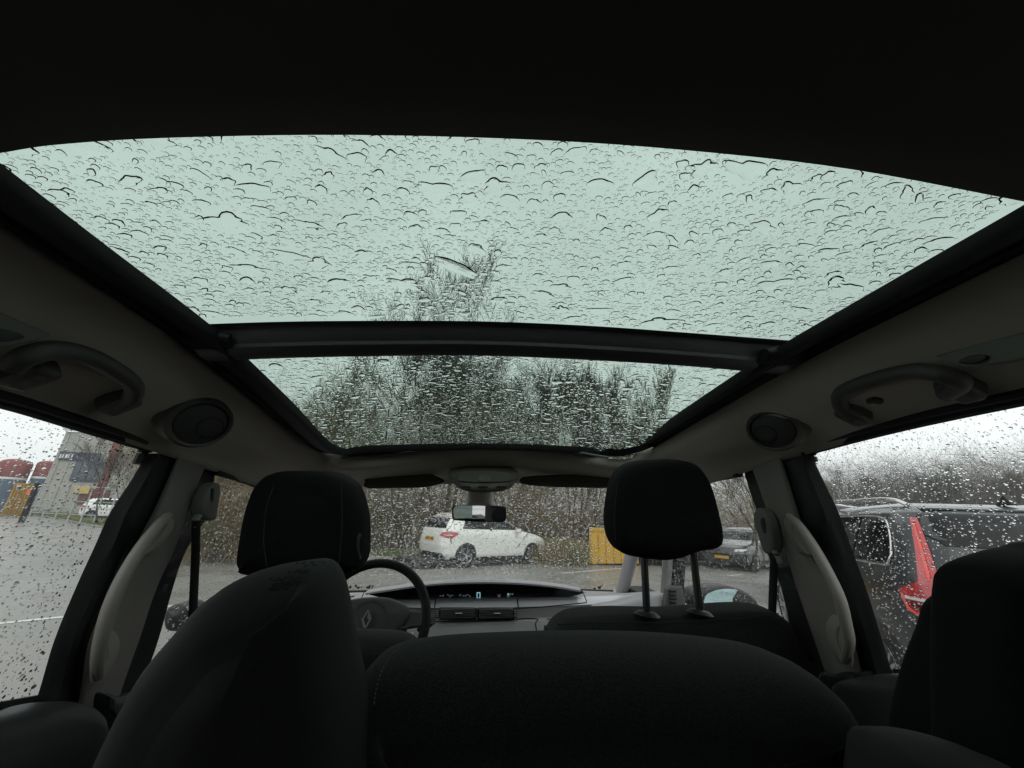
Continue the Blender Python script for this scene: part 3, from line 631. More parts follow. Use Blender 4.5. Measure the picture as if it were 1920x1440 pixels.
for a, b in zip(ip, op):
    d = (b-a); out = Vector((d.x, d.y, 0)).normalized(); H = a.z-b.z; kH = max(.3, min(1.2, H/.13))
    kl = 1 if abs(a.x) > .44 else .35
    rows.append([a+out*.035+Vector((0, 0, .03*kl)), a+out*.012+Vector((0, 0, .018*kl)), a+Vector((0, 0, .004*kl)), a-out*.002-Vector((0, 0, .012)), a+out*.008-Vector((0, 0, .030)),
                 a.lerp(b, .14)+Vector((0, 0, -0.0274*kH)), a.lerp(b, .26)+Vector((0, 0, -0.0307*kH)), a.lerp(b, .42)+Vector((0, 0, -0.0242*kH)), a.lerp(b, .60)+Vector((0, 0, -0.0087*kH)), a.lerp(b, .80)+Vector((0, 0, .002)), a.lerp(b, .95)+Vector((0, 0, .006)), b, b+out*.035+Vector((0, 0, .01))])
hl = MB().grid(rows).build('headliner', LINER, car, angle=0)
# rear ceiling with its curved front edge
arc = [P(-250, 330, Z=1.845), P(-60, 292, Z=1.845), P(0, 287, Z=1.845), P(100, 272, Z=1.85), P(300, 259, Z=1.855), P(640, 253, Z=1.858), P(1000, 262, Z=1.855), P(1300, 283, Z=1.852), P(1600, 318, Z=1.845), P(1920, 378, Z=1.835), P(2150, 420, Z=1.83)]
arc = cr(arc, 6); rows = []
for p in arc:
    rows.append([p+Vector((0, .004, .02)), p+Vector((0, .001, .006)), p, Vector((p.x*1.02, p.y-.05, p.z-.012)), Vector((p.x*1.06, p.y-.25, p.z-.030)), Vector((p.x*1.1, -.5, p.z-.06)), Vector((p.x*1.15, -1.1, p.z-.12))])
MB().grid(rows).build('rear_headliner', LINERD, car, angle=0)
# ---- black frame round the two panes and the crossbar
gL = [P(-200, 155, X=-.50), P(-40, 277, X=-.50), P(0, 310, X=-.50), P(195, 460, X=-.495), P(390, 608, X=-.49), P(465, 675, X=-.475), P(550, 757, X=-.46), P(632, 838, X=-.44)]
gF = [P(700, 836, Y=1.16), P(900, 832, Y=1.18), P(1080, 838, Y=1.19)]
gR = [P(1172, 843, X=.44), P(1283, 768, X=.46), P(1392, 695, X=.475), P(1480, 640, X=.49), P(1700, 513, X=.495), P(1920, 388, X=.50), P(1975, 356, X=.50)]
g = [p-Vector((0, 0, .012)) for p in gL+gF+gR]
g = [Vector((-.5, -.2, g[0].z+.005))]+g+[Vector((.5, -.2, g[-1].z+.005))]
gp = cr(g, 8); ep = resample(ip, len(gp)); 
import bisect
def nearest(path, q): return min(path, key=lambda p: (p.x-q.x)**2+(p.y-q.y)**2)
fine = resample(ip, 600); rows = []
for p in gp:
    e = nearest(fine, p) if p.y > .3 else Vector((math.copysign(.60, p.x), p.y, p.z-.01))
    d = Vector((e.x-p.x, e.y-p.y, 0)); L = max(d.length, .02); d.normalize() if d.length > 1e-6 else None
    zt = min(e.z, p.z)+.006
    rows.append([p+Vector((0, 0, .014)), p, p+d*.004-Vector((0, 0, .006)), p+d*L*.40+Vector((0, 0, -.001)), p+d*L*.44+Vector((0, 0, .006)), p+d*L*.60+Vector((0, 0, .007)), p+d*L*.64+Vector((0, 0, .001)), Vector((e.x, e.y, e.z+.014))+d*.02, Vector((e.x, e.y, e.z+.03))+d*.05])
MB().grid(rows).build('roof_frame', FRAMEB, car, angle=35)
def interp(pts, x):
    for a, b in zip(pts, pts[1:]):
        if x <= b[0]: return a[1]+(b[1]-a[1])*(x-a[0])/(b[0]-a[0])
    return pts[-1][1]
topl = cr([(340, 612, 0), (520, 606, 0), (700, 604, 0), (900, 605, 0), (1100, 613, 0), (1300, 627, 0), (1535, 645, 0)], 6)
botl = cr([(390, 678, 0), (520, 672, 0), (700, 668, 0), (900, 667, 0), (1100, 675, 0), (1280, 686, 0), (1465, 702, 0)], 6)
rows = []
for a, b in zip(topl, botl):
    T, B = P(a.x, a.y, Y=.615), P(b.x, b.y, Y=.665); U_ = Vector((0, 0, 1))
    rows.append([T+Vector((0, .03, .010)), T, T+Vector((0, .004, -.003)), T+Vector((0, .006, .001)), T.lerp(B, .30)+Vector((0, -.003, -.003)), T.lerp(B, .55)+Vector((0, -.006, -.002)), T.lerp(B, .63)+Vector((0, -.009, -.005)), T.lerp(B, .8)+Vector((0, -.007, -.005)), B+Vector((0, -.002, 0)), B, B+Vector((0, .02, .012)), T+Vector((0, .07, .02))])
MB().grid(rows).build('crossbar', BARM, car, angle=25)
MB().grid([[r[1]+Vector((0, .006, .006)), r[1]+Vector((0, -.003, .001)), r[1]+Vector((0, .001, -.0035))] for r in rows]).build('crossbar_seal', RUBBER, car)
for px, py, X, s in ((415, 655, -.50, -1), (1450, 682, .50, 1)):
    c = P(px, py-8, X=X*.99); MB().tube([c+Vector((s*.05, 0, .012)), c+Vector((0, 0, .006)), c+Vector((-s*.022, 0, .006))], [.030, .028, .020], 14, .6).build('crossbar_end_cap', FRAMEB, car)
# front seal with its grey edge in the middle
sl_ = cr([P(640, 858, Y=1.19), P(760, 850, Y=1.2), P(905, 834, Y=1.2), P(1040, 842, Y=1.2), P(1140, 858, Y=1.2)], 8)
MB().tube(sl_, .004, 8).build('deflector_edge', mat('grey_rubber', (.10, .10, .11), .4), car)
# ---- roof glass
zy = sorted([(p.y, p.z) for p in gL]+[(p.y, p.z) for p in gR]); 
def roof_z(x, y):
    ks = [(-.3, 1.855), (.30, 1.845), (.60, 1.826), (.68, 1.815), (.9, 1.775), (1.2, 1.712), (1.5, 1.62)]
    return interp(ks, y)+.018*(1-(x/.5)**2)+.012
for nm, y0, y1, lab in (('rear_roof_glass', .10, .64, None), ('front_roof_glass', .652, 1.36, None)):
    rows = [[Vector((x, y, roof_z(x, y))) for x in frange(-.56, .56, 24)] for y in frange(y0, y1, 24)]
    MB().grid(rows).build(nm, ROOFGL, car, angle=0)
print('z check', [(round(y, 2), round(z, 3), round(roof_z(.5, y), 3)) for y, z in zy])
# ---- front header pieces
vz = Vector((0, 0, 1))
for pts, nm in (([(684, 905), (690, 893), (740, 888), (800, 889), (826, 896), (832, 904), (800, 913), (740, 915), (688, 915)], 'sun_visor'), ([(975, 903), (985, 894), (1050, 890), (1120, 893), (1190, 900), (1200, 912), (1140, 915), (1040, 913), (990, 909)], 'sun_visor')):
    pillow(px_outline(pts, Y=1.36), (0, 1, 0), .02, .008).build(nm, mat('visor_cloth', (.045, .042, .036), .9), car)
con = MB(); rows = []
oc = pillow(px_outline([(842, 892), (850, 880), (905, 876), (960, 880), (972, 892), (955, 914), (925, 921), (890, 921), (862, 914)], Y=1.30), (0, 1, .3), .07, .02)
co = oc.build('overhead_console', PLGREY, car)
pillow(px_outline([(857, 893), (864, 885), (905, 882), (950, 886), (959, 894), (955, 902), (905, 905), (862, 902)], Y=1.262), (0, 1, 0), .006, .002).build('lamp_lens', mat('lamp_lens_grey', (.16, .155, .14), .3), co)
pillow(px_outline([(897, 895), (903, 892), (912, 892), (920, 896), (918, 903), (900, 903)], Y=1.258), (0, 1, 0), .006, .002).build('lamp_switch', PLGREY, co)
for x in (873, 905, 940): pillow(px_outline([(x-8, 911.5), (x+8, 911.5), (x+8, 915), (x-8, 915)], Y=1.255), (0, 1, 0), .006, .001).build('console_button', BLACKP, co)
# rear-view mirror
mr = MB().tube([P(899, 922, Y=1.46), P(899, 932, Y=1.44), P(898, 952, Y=1.42)], [.040, .052, .050], 16, .8, cap=True).build('mirror_mount', mat('mirror_mount_grey', (.62, .60, .56), .5), car)
mo = px_outline([(848, 953), (851, 949), (862, 947.5), (900, 947.5), (938, 949), (947, 951), (949, 956), (949, 971), (946, 977), (936, 979), (900, 978.5), (858, 976), (849, 973), (847.5, 963)], Y=1.36)
mh = pillow(mo, (0, 1, 0), .03, .006).build('rear_view_mirror', BLACKP, car)
cM = sum(mo, Vector())/len(mo)
gm = [cM+(p-cM)*.93-Vector((0, .021, 0)) for p in mo]
gm = [Vector((p.x, p.y+(p.x-cM.x)*.14-(p.z-cM.z)*.06, p.z)) for p in gm]
MB().add(gm, [tuple(range(len(gm)))]).build('mirror_glass', MIRROR, mh, smooth=False)
# ---- pillars between the side windows
LT = [(850, 276, 302, 335, 395, 408), (905, 243, 276, 312, 372, 401), (960, 207, 250, 287, 352, 393), (1030, 175, 225, 250, 327, 350), (1100, 143, 197, 215, 294, 325), (1200, 102, 152, 167, 261, 297), (1300, 72, 128, 150, 224, 262), (1420, 30, 90, 118, 190, 225)]
RT = [(848, 1519, 1500, 1462, 1400, 1385), (905, 1546, 1515, 1480, 1420, 1401), (960, 1572, 1532, 1497, 1440, 1419), (1030, 1597, 1552, 1520, 1472, 1436), (1100, 1623, 1582, 1565, 1493, 1464), (1200, 1654, 1612, 1600, 1527, 1486), (1300, 1684, 1640, 1625, 1560, 1505), (1420, 1712, 1668, 1650, 1590, 1530)]
for T_, s in ((LT, -1), (RT, 1)):
    def C(k, X, dx=0): # boundary k of the table as a line in the cabin
        return cr([P(r[k]+dx, r[0], X=s*X) for r in T_], 5)
    wE, fE, gS, gE, bE = C(1, .693), C(2, .683), C(3, .674), C(4, .672), C(5, .685)
    fm = [a.lerp(b, .45)+Vector((-s*.010, 0, 0)) for a, b in zip(wE, fE)]
    MB().grid([[a+Vector((s*.02, .05, 0)), a, a.lerp(b, .25)-Vector((s*.004, 0, 0)), b, b.lerp(c, .7), c, c.lerp(d, .5)+Vector((s*.008, .008, 0)), d+Vector((s*.006, .012, 0))] for a, b, c, d in zip(wE, fm, fE, gS)]).build('door_frame', mat('door_frame_black', (.018, .019, .021), .45, .4), car, angle=35)
    NG = len(gS); MB().grid([[a+Vector((s*.01, .02, 0)), a, a.lerp(b, .12)-Vector((s*.008*w_, 0, 0)), a.lerp(b, .5)-Vector((s*.014*w_, 0, 0)), a.lerp(b, .88)-Vector((s*.009*w_, 0, 0)), b, b+Vector((s*.015, .02, 0))] for a, b, w_ in zip(gS, gE, [min(1, i/9) for i in range(NG)])]).build('pillar_trim', PLGREY, car, angle=0)
    MB().grid([[a+Vector((s*.008, 0, 0)), a.lerp(b, .5)+Vector((s*.01, 0, 0)), b, b+Vector((s*.03, 0, 0))] for a, b in zip(gE, bE)]).build('pillar_seal', RUBBER, car)
    fl = [b for b in bE]; MB().tube([p+Vector((s*.012, .006, 0)) for p in fl[6:]], .005, 6).build('inner_pillar_trim', PLGREY, car)
# window top seals
for s, pts in ((-1, [(-260, 690), (0, 750), (130, 790), (240, 825), (272, 838), (262, 870)]), (1, [(2200, 690), (1920, 746), (1700, 795), (1560, 832), (1521, 846), (1524, 870)])):
    w = cr([P(x, y, X=s*.695) for x, y in pts], 6); MB().tube(w, .011, 8).build('window_seal', RUBBER, car)
    w = cr([P(x, y-9, X=s*.687) for x, y in pts[:-1]], 6); MB().tube(w, .008, 8).build('window_seal', BLACKP, car)
for s, pts in ((-1, [(405, 884), (450, 898), (500, 916), (560, 935)]), (1, [(1388, 889), (1345, 897), (1300, 912), (1240, 935)])):
    MB().tube(cr([P(x, y, X=s*.675) for x, y in pts], 6), .009, 8).build('window_seal', RUBBER, car)
# ---- handles on the pillars
HM = HANDLE
for s, pts in ((-1, [(313, 968), (296, 985), (262, 1030), (230, 1085), (206, 1140), (192, 1190), (184, 1235), (184, 1268)]), (1, [(1481, 968), (1500, 988), (1528, 1030), (1555, 1080), (1575, 1125), (1586, 1170), (1592, 1205), (1584, 1238)])):
    n = len(pts); off = [.014, .024, .030, .032, .032, .030, .024, .014]
    path = cr([P(x, y, X=s*(.662-off[i])) for i, (x, y) in enumerate(pts)], 7)
    r = [.0075+.0022*math.sin(math.pi*i/(len(path)-1)) for i in range(len(path))]
    h = MB().tube(path, r, 12, 1.3, up=Vector((s, .4, 0))).build('grab_handle', HM, car, angle=50)
    for fp in (([(316, 972), (322, 984), (312, 1006), (284, 1036), (272, 1034), (296, 992)], [(186, 1196), (208, 1194), (217, 1216), (206, 1248), (192, 1272), (180, 1266)]) if s < 0 else ([(1477, 972), (1479, 1000), (1496, 1028), (1512, 1040), (1520, 1028), (1500, 992)], [(1582, 1160), (1562, 1168), (1556, 1186), (1562, 1214), (1578, 1244), (1590, 1236)])):
        pillow(px_outline(fp, X=s*.655), (s*.35, 1, 0), .05, .004, n=3).build('handle_foot', HM, h)
    MB().tube([p-Vector((s*.0075, .006, 0)) for p in path[3:-3]], .0012, 5).build('handle_seam', BLACKP, h)
# roof-side handles
for s, pts in ((-1, [(18, 690, .03), (50, 668, .045), (105, 657, .05), (165, 668, .05), (220, 697, .05), (250, 722, .045), (247, 745, .03), (222, 760, .008)]), (1, [(1600, 782, .006), (1578, 762, .03), (1578, 738, .045), (1625, 716, .05), (1700, 698, .05), (1755, 700, .05), (1800, 716, .03), (1775, 738, .008)])):
    path = cr([P(x, y, X=s*(.640-d)) for x, y, d in pts], 6)
    h = MB().tube(path, .0125, 12, 1.0, up=Vector((s*.5, 0, 1))).build('roof_grab_handle', mat('roof_handle_grey', (.06, .058, .055), .6), car)
    c0 = P(pts[-1][0] if s < 0 else pts[0][0], pts[-1][1]-6 if s < 0 else pts[0][1]-6, X=s*.635)
    c1 = P(pts[1][0]+5 if s < 0 else pts[-2][0], 700 if s < 0 else 726, X=s*.635)
    for c in (c0, c1): MB().box(c, (.05, .034, .03), Matrix.Rotation(s*.5, 3, 'Y')).build('handle_foot', mat('roof_handle_foot', (.055, .054, .05), .6), h, bevel=.008)
    if s > 0: MB().tube([P(1632, 752, X=.60), P(1640, 750, X=.59), P(1650, 752, X=.60)], .006, 8).build('coat_hook', BLACKP, h)
# round air vents
for s, px, py, rx in ((-1, 375, 793, .052), (1, 1451, 806, .050)):
    c = P(px, py, X=s*.590); nrm_ = Vector((-s*.80, -.38, -.48)).normalized()
    a = nrm_.cross(Vector((0, 0, 1))).normalized(); b = nrm_.cross(a)
    def disc(r, off, k=28, sh=(0, 0)): return [c+a*(math.cos(2*math.pi*i/k)*r+sh[0])+b*(math.sin(2*math.pi*i/k)*r*.86+sh[1])+nrm_*off for i in range(k)]
    v = MB().grid([disc(rx*1.25, -.03), disc(rx*1.12, .004), disc(rx, .010), disc(rx*.92, .008), disc(rx*.90, .002)], cv=True).build('air_vent', mat('vent_ring', (.055, .053, .05), .55), car, angle=30)
    MB().grid([disc(rx*.88, .003), disc(rx*.86, .006), disc(rx*.5, .009), disc(.001, .010)], cv=True).build('vent_disc', mat('vent_disc', (.045, .044, .042), .5), v, angle=30)
    t = disc(rx*.45, .0105, 28, (-s*.016*-1, .002)); MB().tube(t+[t[0]], .0012, 5).build('vent_flap_edge', BLACKP, v)
# belt-hatch panels at the roof sides
for s, o_, sl2 in ((-1, [(-60, 560), (92, 626), (60, 640), (0, 652), (-80, 640)], [(-20, 615), (20, 620), (45, 632), (15, 640), (-25, 638)]), (1, [(1757, 667), (1960, 612), (1990, 660), (1900, 680), (1812, 691)], [(1798, 680), (1812, 669), (1845, 665), (1852, 672), (1830, 682)])):
    pnl = pillow(px_outline(o_, X=s*.580), (1, 0, 0), .006, .003, closed_cr=False).build('belt_hatch', mat('hatch_grey', (.10, .097, .09), .6), car)
    pillow(px_outline(sl2, X=s*.575), (1, 0, 0), .004, .002).build('hatch_slot', BLACKP, pnl)
# ---- seat belts and guides
for s, gd, st in ((-1, [(384, 912), (398, 905), (403, 918), (397, 960), (392, 975), (374, 974), (368, 962), (372, 935)], [(371, 976), (370, 1040), (366, 1130), (362, 1200)]), (1, [(1421, 975), (1424, 957), (1434, 953), (1447, 968), (1457, 1000), (1459, 1030), (1452, 1040), (1440, 1034), (1430, 1005)], [(1449, 1038), (1447, 1090), (1445, 1150), (1443, 1230)])):
    X = s*.645; gdo = pillow(px_outline(gd, X=X), (1, 0, 0), .03, .008).build('belt_guide', mat('guide_grey', (.16, .155, .14), .6), car)
    a = sum(px_outline(gd, X=X), Vector())/len(gd)
    pillow(px_outline([(395 if s < 0 else 1427, 918 if s < 0 else 976), (400 if s < 0 else 1434, 918 if s < 0 else 972), (398 if s < 0 else 1438, 940 if s < 0 else 998), (393 if s < 0 else 1431, 940 if s < 0 else 998)], X=X-s*.014), (1, 0, 0), .006, .002).build('guide_button', BLACKP, gdo)
    loop = P(363, 978, X=-.64) if s < 0 else P(1461, 1045, X=.64)
    MB().tube([loop+Vector((0, .01, .012)), loop, loop+Vector((0, -.002, -.012))], .009, 10, .6).build('belt_loop', mat('belt_loop_grey', (.2, .2, .19), .45), gdo)
    path = resample(cr([P(x, y, X=s*.632) for x, y in st], 6), 24)
    rows = [[p+Vector((s*.004, -.0125, 0)), p+Vector((0, -.006, 0)), p+Vector((0, .006, 0)), p+Vector((s*.004, .0125, 0))] for p in path]
    MB().grid(rows).build('seat_belt', BELTM, car, thick=.002)
# ---- side and rear glass, windscreen
for s in (-1, 1):
    zt, zb = 1.72, 1.20
    MB().add([(s*.70, -.55, zb-.03), (s*.70, .98, zb-.03), (s*.70, .98, zt), (s*.70, -.55, zt)], [(0, 1, 2, 3)]).build('rear_door_window', SIDEGL, car, smooth=False)
    MB().add([(s*.695, .86, 1.08), (s*.72, 1.64, 1.05), (s*.66, 1.50, 1.60), (s*.675, .86, 1.70)], [(0, 1, 2, 3)]).build('front_door_window', SIDEGL, car, smooth=False)
WBL, WBR, WTL, WTR = P(600, 1112, Y=2.32), P(1160, 1112, Y=2.32), P(590, 900, Y=1.42), P(1225, 900, Y=1.42)
qg = [(Vector((-.72, 1.66, 1.05)), WBL+Vector((-.05, -.04, 0)), WTL+Vector((-.03, 0, 0)), Vector((-.665, 1.42, 1.60))), (Vector((.73, 1.66, 1.05)), WBR+Vector((.05, -.04, 0)), WTR+Vector((.03, 0, 0)), Vector((.665, 1.42, 1.60)))]
for q in qg: MB().add(q, [(0, 1, 2, 3)]).build('quarter_window', SIDEGL, car, smooth=False)
rows = [[WBL.lerp(WBR, u_).lerp(WTL.lerp(WTR, u_), v_)+Vector((0, .10*(1-(2*u_-1)**2), .02*(1-(2*u_-1)**2)))*(1-v_) for u_ in frange(0, 1, 16)] for v_ in frange(0, 1, 8)]
MB().grid(rows).build('windscreen', SCREENGL, car, angle=0)
def on_screen(u_, v_): return WBL.lerp(WBR, u_).lerp(WTL.lerp(WTR, u_), v_)+Vector((0, .10*(1-(2*u_-1)**2), .02*(1-(2*u_-1)**2)))*(1-v_)
MB().add([(-.60, -1.12, 1.20), (.60, -1.12, 1.20), (.56, -1.02, 1.66), (-.56, -1.02, 1.66)], [(0, 1, 2, 3)]).build('rear_window', pane_mat('light_cutting_rear_glass', (.22, .26, .24)), car, smooth=False)  # unseen behind the camera; tint darkened to cut light on the seat backs
# windscreen pillars
APM = mat('windscreen_pillar_grey', (.30, .29, .30), .5, .3)
for a, b, sx in ((P(1166, 1112, Y=2.26), P(1238, 905, Y=1.40), 1), (P(586, 1112, Y=2.26), P(575, 905, Y=1.40), -1)):
    MB().tube(cr([a+Vector((0, .03, -.03)), a.lerp(b, .5)+Vector((0, .02, .02)), b], 6), [.042]*12+[.042], 12, .55, up=Vector((1, 0, .2))).build('windscreen_pillar', APM, car)
for px0, sx in ((1247, 1), (560, -1)):
    a, b = P(px0, 1125, Y=1.62), P(px0+8*sx, 1000, Y=1.58); c = P(px0+12*sx, 905, Y=1.40)
    MB().tube([a, b, c], .020, 10, .9, up=Vector((0, 1, 0))).build('door_mirror_pillar', APM, car)
    MB().tube([a+Vector((sx*.042, -.01, 0)), b+Vector((sx*.042, -.01, 0)), c+Vector((sx*.042, -.01, 0))], .024, 10, .9, up=Vector((0, 1, 0))).build('door_frame', BLACKP, car)
# small demister vent by the right pillar
dv = pillow(px_outline([(1243, 1142), (1248, 1104), (1258, 1098), (1276, 1099), (1284, 1142)], Y=1.50), (0, 1, 0), .03, .006, closed_cr=False).build('demister_vent', DASHD, car)
for i in range(5): pillow(px_outline([(1256, 1106+i*7), (1268, 1106+i*7), (1268, 1110+i*7), (1256, 1110+i*7)], Y=1.482), (0, 1, 0), .006, .001, closed_cr=False).build('slat', GLOSSB, dv)
# cabin shell out of view: floor, door sides, tail
SH = mat('cabin_dark_trim', (.02, .02, .02), .9)
MB().box((0, .3, .42), (1.6, 4.2, .04)).build('cabin_floor', SH, car, smooth=False)
for s in (-1, 1):
    MB().box((s*.78, .3, .80), (.10, 3.8, .76)).build('body_side', SH, car, smooth=False)
    MB().prism([Vector((s*.72, -1.1, 1.18)), Vector((s*.72, .02, 1.18)), Vector((s*.70, -.02, 1.70)), Vector((s*.70, -1.05, 1.75))], (s*.02, 0, 0)).build('light_blocking_rear_pillar', LINERD, car, smooth=False)  # unseen rear pillar, widened forward to block light from the seat faces
MB().box((0, -1.15, .80), (1.6, .06, .80)).build('tailgate_trim', SH, car, smooth=False)
MB().box((0, -1.08, 1.72), (1.4, .14, .14)).build('tailgate_header', SH, car, smooth=False)
MB().box((0, 2.5, .78), (1.7, .06, .52)).build('bulkhead', SH, car, smooth=False)
# body roof skin above the liner
for s in (-1, 1): MB().grid([[Vector((s*.56, y, roof_z(.56, y)-.004)), Vector((s*.70, y, roof_z(.56, y)-.03)), Vector((s*.712, y, roof_z(.56, y)-.055))] for y in frange(-1.1, 1.36, 8)]).build('roof_skin', DARKP, car)
MB().grid([[Vector((x, -1.12, 1.84)), Vector((x, -.5, 1.875)), Vector((x, .10, roof_z(x, .10)+.002))] for x in frange(-.56, .56, 8)]).build('roof_skin', DARKP, car)
MB().grid([[Vector((x, 1.36, roof_z(x, 1.36)-.004)), Vector((x, 1.46, 1.655))] for x in frange(-.62, .62, 8)]).build('roof_skin', DARKP, car)
# ---- door panels
pillow(px_outline([(-500, 1420), (-150, 1362), (0, 1338), (60, 1319), (120, 1316), (158, 1330), (174, 1368), (178, 1480), (172, 1900), (-500, 1900)], X=-.665), (1, 0, 0), .09, .035).build('door_panel', mat('door_panel_black', (.022, .024, .026), .5, .4, bump=(500, .3, .0006)), car)
pillow(px_outline([(160, 1330), (180, 1300), (205, 1306), (235, 1300), (255, 1330), (250, 1600), (160, 1600)], X=-.675), (1, 0, 0), .06, .02).build('pillar_base', BLACKP, car)
pillow(px_outline([(1584, 1300), (1592, 1276), (1640, 1267), (1700, 1264), (2100, 1290), (2500, 1330), (2500, 1900), (1600, 1900), (1584, 1400)], X=.665), (1, 0, 0), .09, .03).build('door_panel', bpy.data.materials['door_panel_black'], car)
pillow(px_outline([(1545, 1290), (1580, 1262), (1615, 1262), (1640, 1290), (1640, 1600), (1550, 1600)], X=.675), (1, 0, 0), .06, .02).build('pillar_base', BLACKP, car)
for s, a, b in ((-1, (-500, 1420), (72, 1312)), (1, (2500, 1330), (1682, 1262))):
    MB().tube([P(*a, X=s*.698), P(*b, X=s*.698)], .007, 6).build('window_sill_seal', RUBBER, car)
# ---- dashboard
def zc(y, Y): return P(896, y, Y=Y).z
prof = [(2.44, zc(1107, 2.40)), (2.30, zc(1109, 2.30)), (2.0, zc(1114, 2.0)), (1.86, zc(1120, 1.86)), (1.80, zc(1121, 1.79)), (1.745, zc(1124, 1.745)), (1.71, zc(1131, 1.71)), (1.69, zc(1140, 1.69)), (1.70, zc(1141.5, 1.70)), (1.705, zc(1161.5, 1.705)), (1.68, zc(1163, 1.68)), (1.655, zc(1167, 1.655)), (1.63, zc(1200, 1.63)), (1.62, zc(1250, 1.62)), (1.66, .72)]
def dash_rows(idx0, idx1, x0=-.84, x1=.84, n=40, dy=0, dz=0):
    rows = []
    for x in frange(x0, x1, n):
        k = (x+.06)/.8; bend = .16*k*k; sag = -.018*k*k
        rows.append([Vector((x, prof[i][0]+(bend if i > 2 else bend*.2)+dy, prof[i][1]+sag+dz)) for i in range(idx0, idx1)])
    return rows
db = MB().grid(dash_rows(0, 6)).build('dashboard', DASH, car, angle=60)
MB().grid(dash_rows(5, 9)).build('silver_band', mat('silver_band', (.46, .46, .49), .3, .5, metal=.2), db, angle=60)
MB().grid(dash_rows(8, 11)).build('vent_row', DASHL, db, angle=30)
MB().grid(dash_rows(10, 15)).build('lower_fascia', DASHL, db, angle=50)
def on_dash(px, py, Y=1.66): return P(px, py, Y=Y)
for x0, y0, x1, y1 in ((817, 1122, 815, 1139), (970, 1122, 972, 1140), (1094, 1112, 1100, 1128), (682, 1112, 676, 1126)):
    MB().tube([on_dash(x0, y0, 1.735), on_dash(x1, y1, 1.685)], .0022, 5).build('panel_gap', GLOSSB, db)
MB().tube(cr([on_dash(800, 1165, 1.65), on_dash(900, 1164.5, 1.65), on_dash(1001, 1160, 1.66), on_dash(1004, 1170, 1.65), on_dash(1008, 1200, 1.62)], 4), .0022, 5).build('panel_gap', GLOSSB, db)
MB().tube(cr([on_dash(735, 1139, 1.67), on_dash(815, 1141, 1.68), on_dash(970, 1141, 1.68), on_dash(1100, 1130, 1.69)], 4), .002, 5).build('panel_gap', GLOSSB, db)
# display hood
tp = cr([P(686, 1110, Y=1.72), P(740, 1102, Y=1.70), P(810, 1093, Y=1.69), P(890, 1089.5, Y=1.69), P(970, 1091, Y=1.70), P(1040, 1097, Y=1.72), P(1089, 1105, Y=1.75)], 6)
rows = []
for i, p in enumerate(tp):
    k = math.sin(math.pi*i/(len(tp)-1)); rows.append([p+Vector((0, .012, -.012)), p+Vector((0, .001, -.010)), p+Vector((0, 0, -.004)), p+Vector((0, .008, .002)), p+Vector((0, .08, -.002)), p+Vector((0, .25+.1*k, -.035-.02*k)), p+Vector((0, .35+.12*k, -.09))])
MB().grid(rows).build('display_hood', DASH, db, angle=40, thick=0)
bk = [(686, 1112), (740, 1104), (890, 1094), (1040, 1099), (1090, 1107), (1082, 1116), (1000, 1125), (890, 1128), (760, 1127)]
MB().add([q for q in cr([P(x, y, Y=1.80) for x, y in bk], 4, True)], [tuple(range(36))]).build('display_panel', GLOSSB, db, smooth=False)
MB().grid([[p+Vector((0, .010, -.011)), p+Vector((0, .11, -.014))] for p in tp]).build('hood_underside', GLOSSB, db)
YD = 1.792
def seg7(px, py, w, h, th, on, m, nm='display_digit'):
    S = dict(a=(0, 0, 1, 0), d=(0, 1, 1, 1), f=(0, 0, 0, .5), b=(1, 0, 1, .5), e=(0, .5, 0, 1), c=(1, .5, 1, 1), g=(0, .5, 1, .5)); mb = MB()
    for k in on:
        x0, y0, x1, y1 = S[k]; a = (px+x0*w-th/2, py+y0*h-th/2); b = (px+x1*w+th/2, py+y1*h+th/2)
        mb.prism([P(a[0], a[1], Y=YD), P(b[0], a[1], Y=YD), P(b[0], b[1], Y=YD), P(a[0], b[1], Y=YD)], (0, .002, 0))
    return mb.build(nm, m, db, smooth=False)
seg7(894.5, 1111.5, 5.5, 9.5, 1.1, 'abcdef', DIGIT)
for x in (934, 951): 
    for j in (0, 2.6): seg7(x, 1116+j, 4, 0, 1.0, 'a', DIGITD)
for i, x in enumerate((825, 830, 839, 843, 847, 862, 868, 872, 876, 880)): seg7(x, 1117-(i % 3), 1.6, 2.2, .7, 'adc' if i % 2 else 'abf', DIGITD)
for i, x in enumerate((952, 956, 960)): seg7(x, 1113, 2, 2.4, .6, 'agd', DIGIT if i == 0 else DIGITD)
# centre vents with slats
for x0, x1, k in ((826, 890, 0), (898, 962, 1)):
    v = pillow([P(x, y, Y=1.672) for x, y in ((x0-2, 1140), (x1+2, 1140), (x1+2, 1161), (x0-2, 1161))], (0, 1, 0), .03, .003, closed_cr=False).build('centre_vent', GLOSSB, car)
    for j in range(6):
        y = 1142.2+j*3.1; MB().box((P(x0, y, Y=1.652)+P(x1, y, Y=1.652))/2, ((P(x1, y, Y=1.652)-P(x0, y, Y=1.652)).length, .010, .0026)).build('slat', DASHD, v, smooth=False)
    c = P((x0+x1)/2+2, 1151, Y=1.642); MB().box(c, (.026, .008, .007)).build('vent_tab', CHROME, v, bevel=.002)
for x in (819.5, 966.5):
    w_ = pillow([P(a, b, Y=1.668) for a, b in ((x-3, 1142), (x+3, 1142), (x+3, 1158), (x-3, 1158))], (0, 1, 0), .02, .003, closed_cr=False).build('thumb_wheel', GLOSSB, car)
    for j in range(4): MB().box(P(x, 1145+j*3.4, Y=1.656), (.009, .004, .003)).build('ridge', DASHL, w_, smooth=False)
